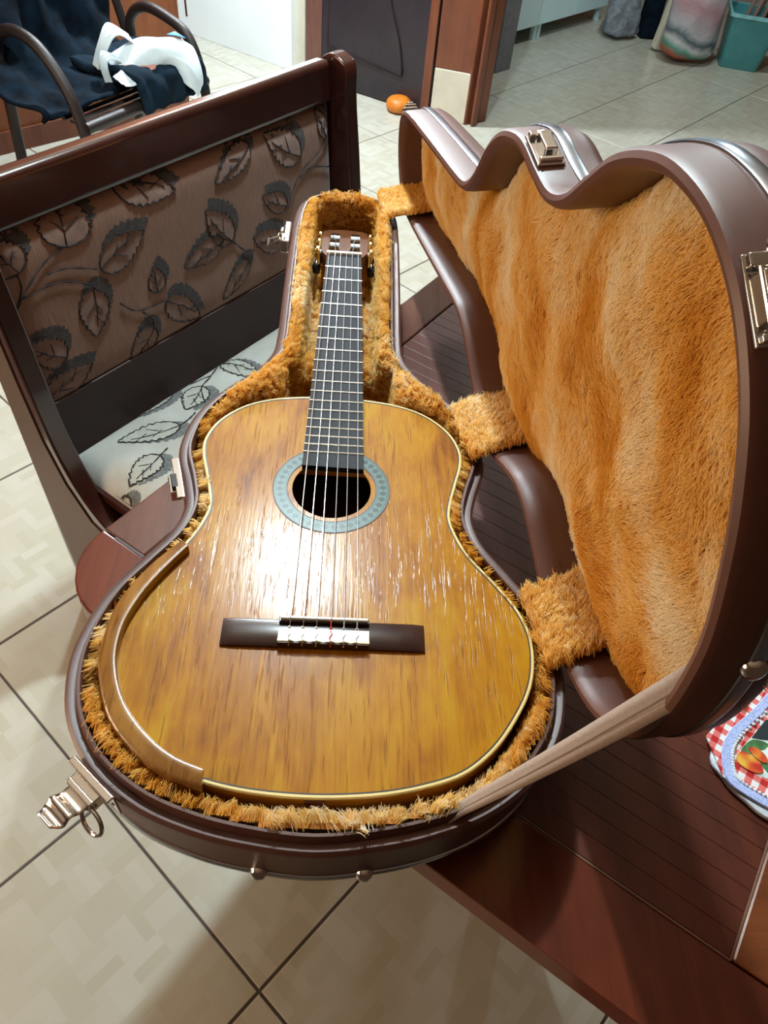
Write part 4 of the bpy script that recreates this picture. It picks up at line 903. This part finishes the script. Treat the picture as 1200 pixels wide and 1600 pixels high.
# headstock, tilted back, with two slots
ht = math.radians(16); HFr = lambda x, y, z: V(x, math.cos(ht)*y+math.sin(ht)*z*1.0, .004-math.sin(ht)*y+math.cos(ht)*z)
hout = [(-.027, .0), (-.036, .030), (-.038, .10), (-.037, .165), (-.030, .174), (-.012, .181), (0, .183), (.012, .181), (.030, .174), (.037, .165), (.038, .10), (.036, .030), (.027, .0)]
slot = lambda s: [(s*.0165+.0075*math.cos(q), (.035 if math.sin(q) < 0 else .148)+.0075*math.sin(q)) for q in np.linspace(.01, 2*math.pi, 20, endpoint=False)]
hs_ = plate(hout, [slot(-1), slot(1)], -.019, 0, 'headstock', 'neck_wood', gt, .001, HFr)
for s in (-1, 1):
    mp = MB(); mp.add([HFr(s*.0385+a*.0012, y, z) for a in (-1, 1) for y in (.020, .155) for z in (-.019, .001)], [(0,1,3,2),(4,6,7,5),(0,4,5,1),(2,3,7,6),(0,2,6,4),(1,5,7,3)])
    pl = mp.build('tuner_plate', M['brass'], gt, smooth=False)
    for k, y in enumerate((.038, .090, .142)):
        rl = MB().tube([HFr(s*.0065, y, -.006), HFr(s*.038, y, -.006)], .0048, 12).build('string_post', M['white_nylon'], gt)
        MB().lathe(HFr(s*.0395, y, -.003), [(0, 0), (.0075, 0), (.0075, .003), (.003, .0035), (.0025, .006), (0, .006)], (HFr(0, 1, 0)-HFr(0, 0, 0), HFr(0, 0, 1)-HFr(0, 0, 0), V(s, 0, 0)), 16).build('tuner_gear', M['brass'], pl)
        MB().tube([HFr(s*.0420, y, .003), HFr(s*.0420, y-.006, -.018)], .0018, 8).build('tuner_shaft', M['brass'], pl)
        MB().tube(catmull([HFr(s*.0420, y-.005, -.016), HFr(s*.0425, y-.008, -.022), HFr(s*.0425, y-.010, -.030), HFr(s*.0425, y-.011, -.036)], 3), [.0025, .003, .0045, .006, .007, .007, .0065, .006, .0055, .0025], 10).build('tuner_button', M['black_button'], gt)
# bridge
b = MB(); yT, yB = -.6475, -.6760
def bar(x0, x1, z1, y0=yT, y1=yB, z0=.0002, zed=None):
    ys = [y0, y0-.003, (y0+y1)/2, y1+.003, y1]; zz = [z1*.6, z1*.95, z1, z1*.95, z1*.6]
    G = []
    for x, f in ((x0, .55), (x0+(x1-x0)*.06, .95), ((x0+x1)/2, 1), (x1-(x1-x0)*.06, .95), (x1, .55)) if zed is None else ((x0, 1), (x1, 1)):
        G.append([(x, ys[0], z0)]+[(x, y, z0+(z-z0)*f) for y, z in zip(ys, zz)]+[(x, ys[-1], z0)])
    m = MB(); m.grid(G); n = 7; m.f += [tuple(range(n)), tuple(range((len(G)-1)*n, len(G)*n))[::-1]]; return m
br = bar(-.0925, .0925, .0058).build('bridge', M['bridge_wood'], gt)
MB().box((0, -.6500, .0045), (.0412, .0028, .0043)).build('saddle_block', M['bridge_wood'], br, smooth=False, bevel=.0006)
MB().box((0, -.6495, .0088), (.0400, .0013, .0028)).build('saddle', M['bone'], br, bevel=.0006)
MB().box((0, -.6680, .0048), (.0412, .0078, .0046)).build('tie_block', M['bridge_wood'], br, smooth=False, bevel=.0005)
MB().box((0, -.6668, .0097), (.0410, .0058, .0006)).build('tie_inlay', M['bone'], br, smooth=False, bevel=.0002)
MB().box((0, -.6732, .0097), (.0412, .0010, .0007)).build('tie_edge', M['binding'], br, smooth=False)
# strings
sx_n = [-.0222, -.0134, -.0050, .0035, .0120, .0208]; sx_s = [-.0310, -.0190, -.0068, .0062, .0180, .0300]; rr_ = [.00062, .00055, .00048, .00042, .00036, .00036]
posts = [(-1, 0, -.012), (-1, 1, -.016), (-1, 2, -.021), (1, 2, .021), (1, 1, .016), (1, 0, .012)]
for i in range(6):
    m_ = M['silver_string'] if i < 3 else M['nylon_string']
    s, k, px_ = posts[i]; y = (.038, .090, .142)[k]; hp = HFr(px_, y, -.001); nut = V(sx_n[i], -.0015, .0124); sad = V(sx_s[i], -.6495, .0118); tie = V(sx_s[i], -.6595, .0075); tie2 = V(sx_s[i], -.6625, .0106); tie3 = V(sx_s[i], -.6740, .0108); tie4 = V(sx_s[i], -.6765, .006)
    st_ = MB().tube([hp, nut+V(0, .002, -.0005), nut, sad], rr_[i], 6).build('string', m_, gt)
    tm = M['red_thread'] if i == 3 else M['nylon_string'] if i > 3 else M['silver_string']
    MB().tube([sad, tie, tie2, V(sx_s[i]+.0012, -.666, .0108), V(sx_s[i]-.0010, -.670, .0110), tie3, tie4], .00055, 6).build('tie_wrap', tm, st_)
    MB().tube([V(sx_s[i]+.0012*math.cos(q), -.6600+.0014*math.sin(q), .0085+.0006*q*.3) for q in np.linspace(0, 9, 20)], .00045, 5).build('knot', tm, st_)
    if i < 5: MB().tube([tie3+V(0, .0008, .0002), V((sx_s[i]+sx_s[i+1])/2, -.6752, .0108), V(sx_s[i+1], -.6735, .0112)], .0004, 5).build('string_tail', M['nylon_string'], st_)
# arm rest: bevelled wooden strip over the lower left rim
ao = catmull([(-.087,-.811,0),(-.124,-.798,0),(-.153,-.777,0),(-.177,-.750,0),(-.191,-.717,0),(-.197,-.694,0),(-.1975,-.669,0),(-.194,-.638,0),(-.182,-.608,0),(-.166,-.581,0),(-.147,-.559,0)], 6)
ai = catmull([(-.089,-.791,0),(-.110,-.783,0),(-.129,-.771,0),(-.149,-.752,0),(-.163,-.733,0),(-.173,-.710,0),(-.178,-.687,0),(-.177,-.658,0),(-.167,-.626,0),(-.153,-.599,0),(-.136,-.571,0)], 6)
G = []
for p, q in zip(ao, ai):
    d = q-p; p = p+d*.17; d = q-p; G.append([p+d*0+V(0, 0, -.006), p+d*0+V(0, 0, .0045), p+d*.10+V(0, 0, .0068), p+d*.25+V(0, 0, .0078), p+d*.60+V(0, 0, .0092), p+d*.84+V(0, 0, .0100), p+d*.94+V(0, 0, .0094), q+V(0, 0, .0075), q+V(0, 0, .0004)])
b = MB(); b.grid(G); b.f += [tuple(range(9)), tuple(range((len(G)-1)*9, len(G)*9))[::-1]]; b.build('arm_rest', M['armrest'], gt)

# ================================================================ TOWEL on the table
tw = thing('kitchen_towel', 'red gingham kitchen towel with blue ribbon trim and fruit print, at the right edge', 'towel', (.45, -.70, -.110))
def flat(name, poly, mat, z0, z1, n=6, bev=.001, closed=True):
    P = catmull([(*p, 0) for p in poly], n, True) if n else [(*p, 0) for p in poly]
    b = MB(); b.prism([(p[0], p[1]) for p in P], lambda x, y, z: (x, y, -.110+z), z0, z1); return b.build(name, M[mat], tw, smooth=True, bevel=bev)
flat('fleece_back', [(.396, -.712), (.3985, -.742), (.412, -.762), (.440, -.784), (.53, -.80), (.56, -.70), (.52, -.62), (.46, -.64)], 'fleece', .0003, .006, bev=.002)
flat('gingham_corner', [(.3925, -.699), (.3975, -.742), (.47, -.78), (.56, -.76), (.56, -.60), (.489, -.620)], 'gingham', .006, .008, n=0, bev=.0005)
b = MB(); P = catmull([(.492, -.640, 0), (.455, -.672, 0), (.425, -.694, 0), (.410, -.712, 0), (.404, -.732, 0), (.406, -.747, 0), (.425, -.762, 0), (.45, -.776, 0), (.48, -.788, 0)], 6)
T = np.gradient(P, axis=0); T /= np.linalg.norm(T, axis=1)[:, None]; NNr = np.column_stack([-T[:, 1], T[:, 0], T[:, 0]*0])
b.grid([[p+q*s+V(0, 0, -.110+z) for s, z in ((-.0048, .0075), (-.004, .0095), (.004, .0095), (.0048, .0075))] for p, q in zip(P, NNr)]); b.build('ribbon_trim', M['ribbon'], tw)
b = MB()
for i in range(0, len(P), 1):
    p = P[i]-NNr[i]*(-.0062); b.lathe((p[0], p[1], -.103), [(0, 0), (.0018, .0005), (.0022, .0020), (.0012, .0034), (0, .0036)], n=7)
o = b.build('trim_loops', M['fleece'], tw); o['kind'] = 'stuff'
flat('print_ground', [(.414, -.722), (.432, -.706), (.468, -.676), (.56, -.65), (.56, -.735), (.47, -.745), (.44, -.742), (.428, -.735)], 'print_white', .0078, .0084, n=0, bev=0)
flat('print_dark_patch', [(.440, -.700), (.462, -.680), (.56, -.655), (.56, -.700), (.452, -.702)], 'print_dark', .0082, .0090, n=0, bev=0)
flat('print_leaves', [(.424, -.714), (.440, -.702), (.455, -.706), (.449, -.712), (.440, -.714), (.432, -.718)], 'print_green', .0082, .0089, n=3, bev=0)
flat('print_leaves', [(.440, -.724), (.448, -.728), (.46, -.735), (.47, -.742), (.452, -.742), (.443, -.735)], 'print_green', .0082, .0089, n=3, bev=0)
flat('print_fruit', [(.4165, -.722), (.424, -.715), (.434, -.720), (.440, -.729), (.438, -.737), (.428, -.736), (.418, -.729)], 'fruit', .0086, .0094, n=4, bev=0)
flat('print_fruit', [(.432, -.712), (.440, -.711), (.447, -.718), (.448, -.725), (.443, -.727), (.436, -.721)], 'fruit', .0088, .0098, n=4, bev=0)
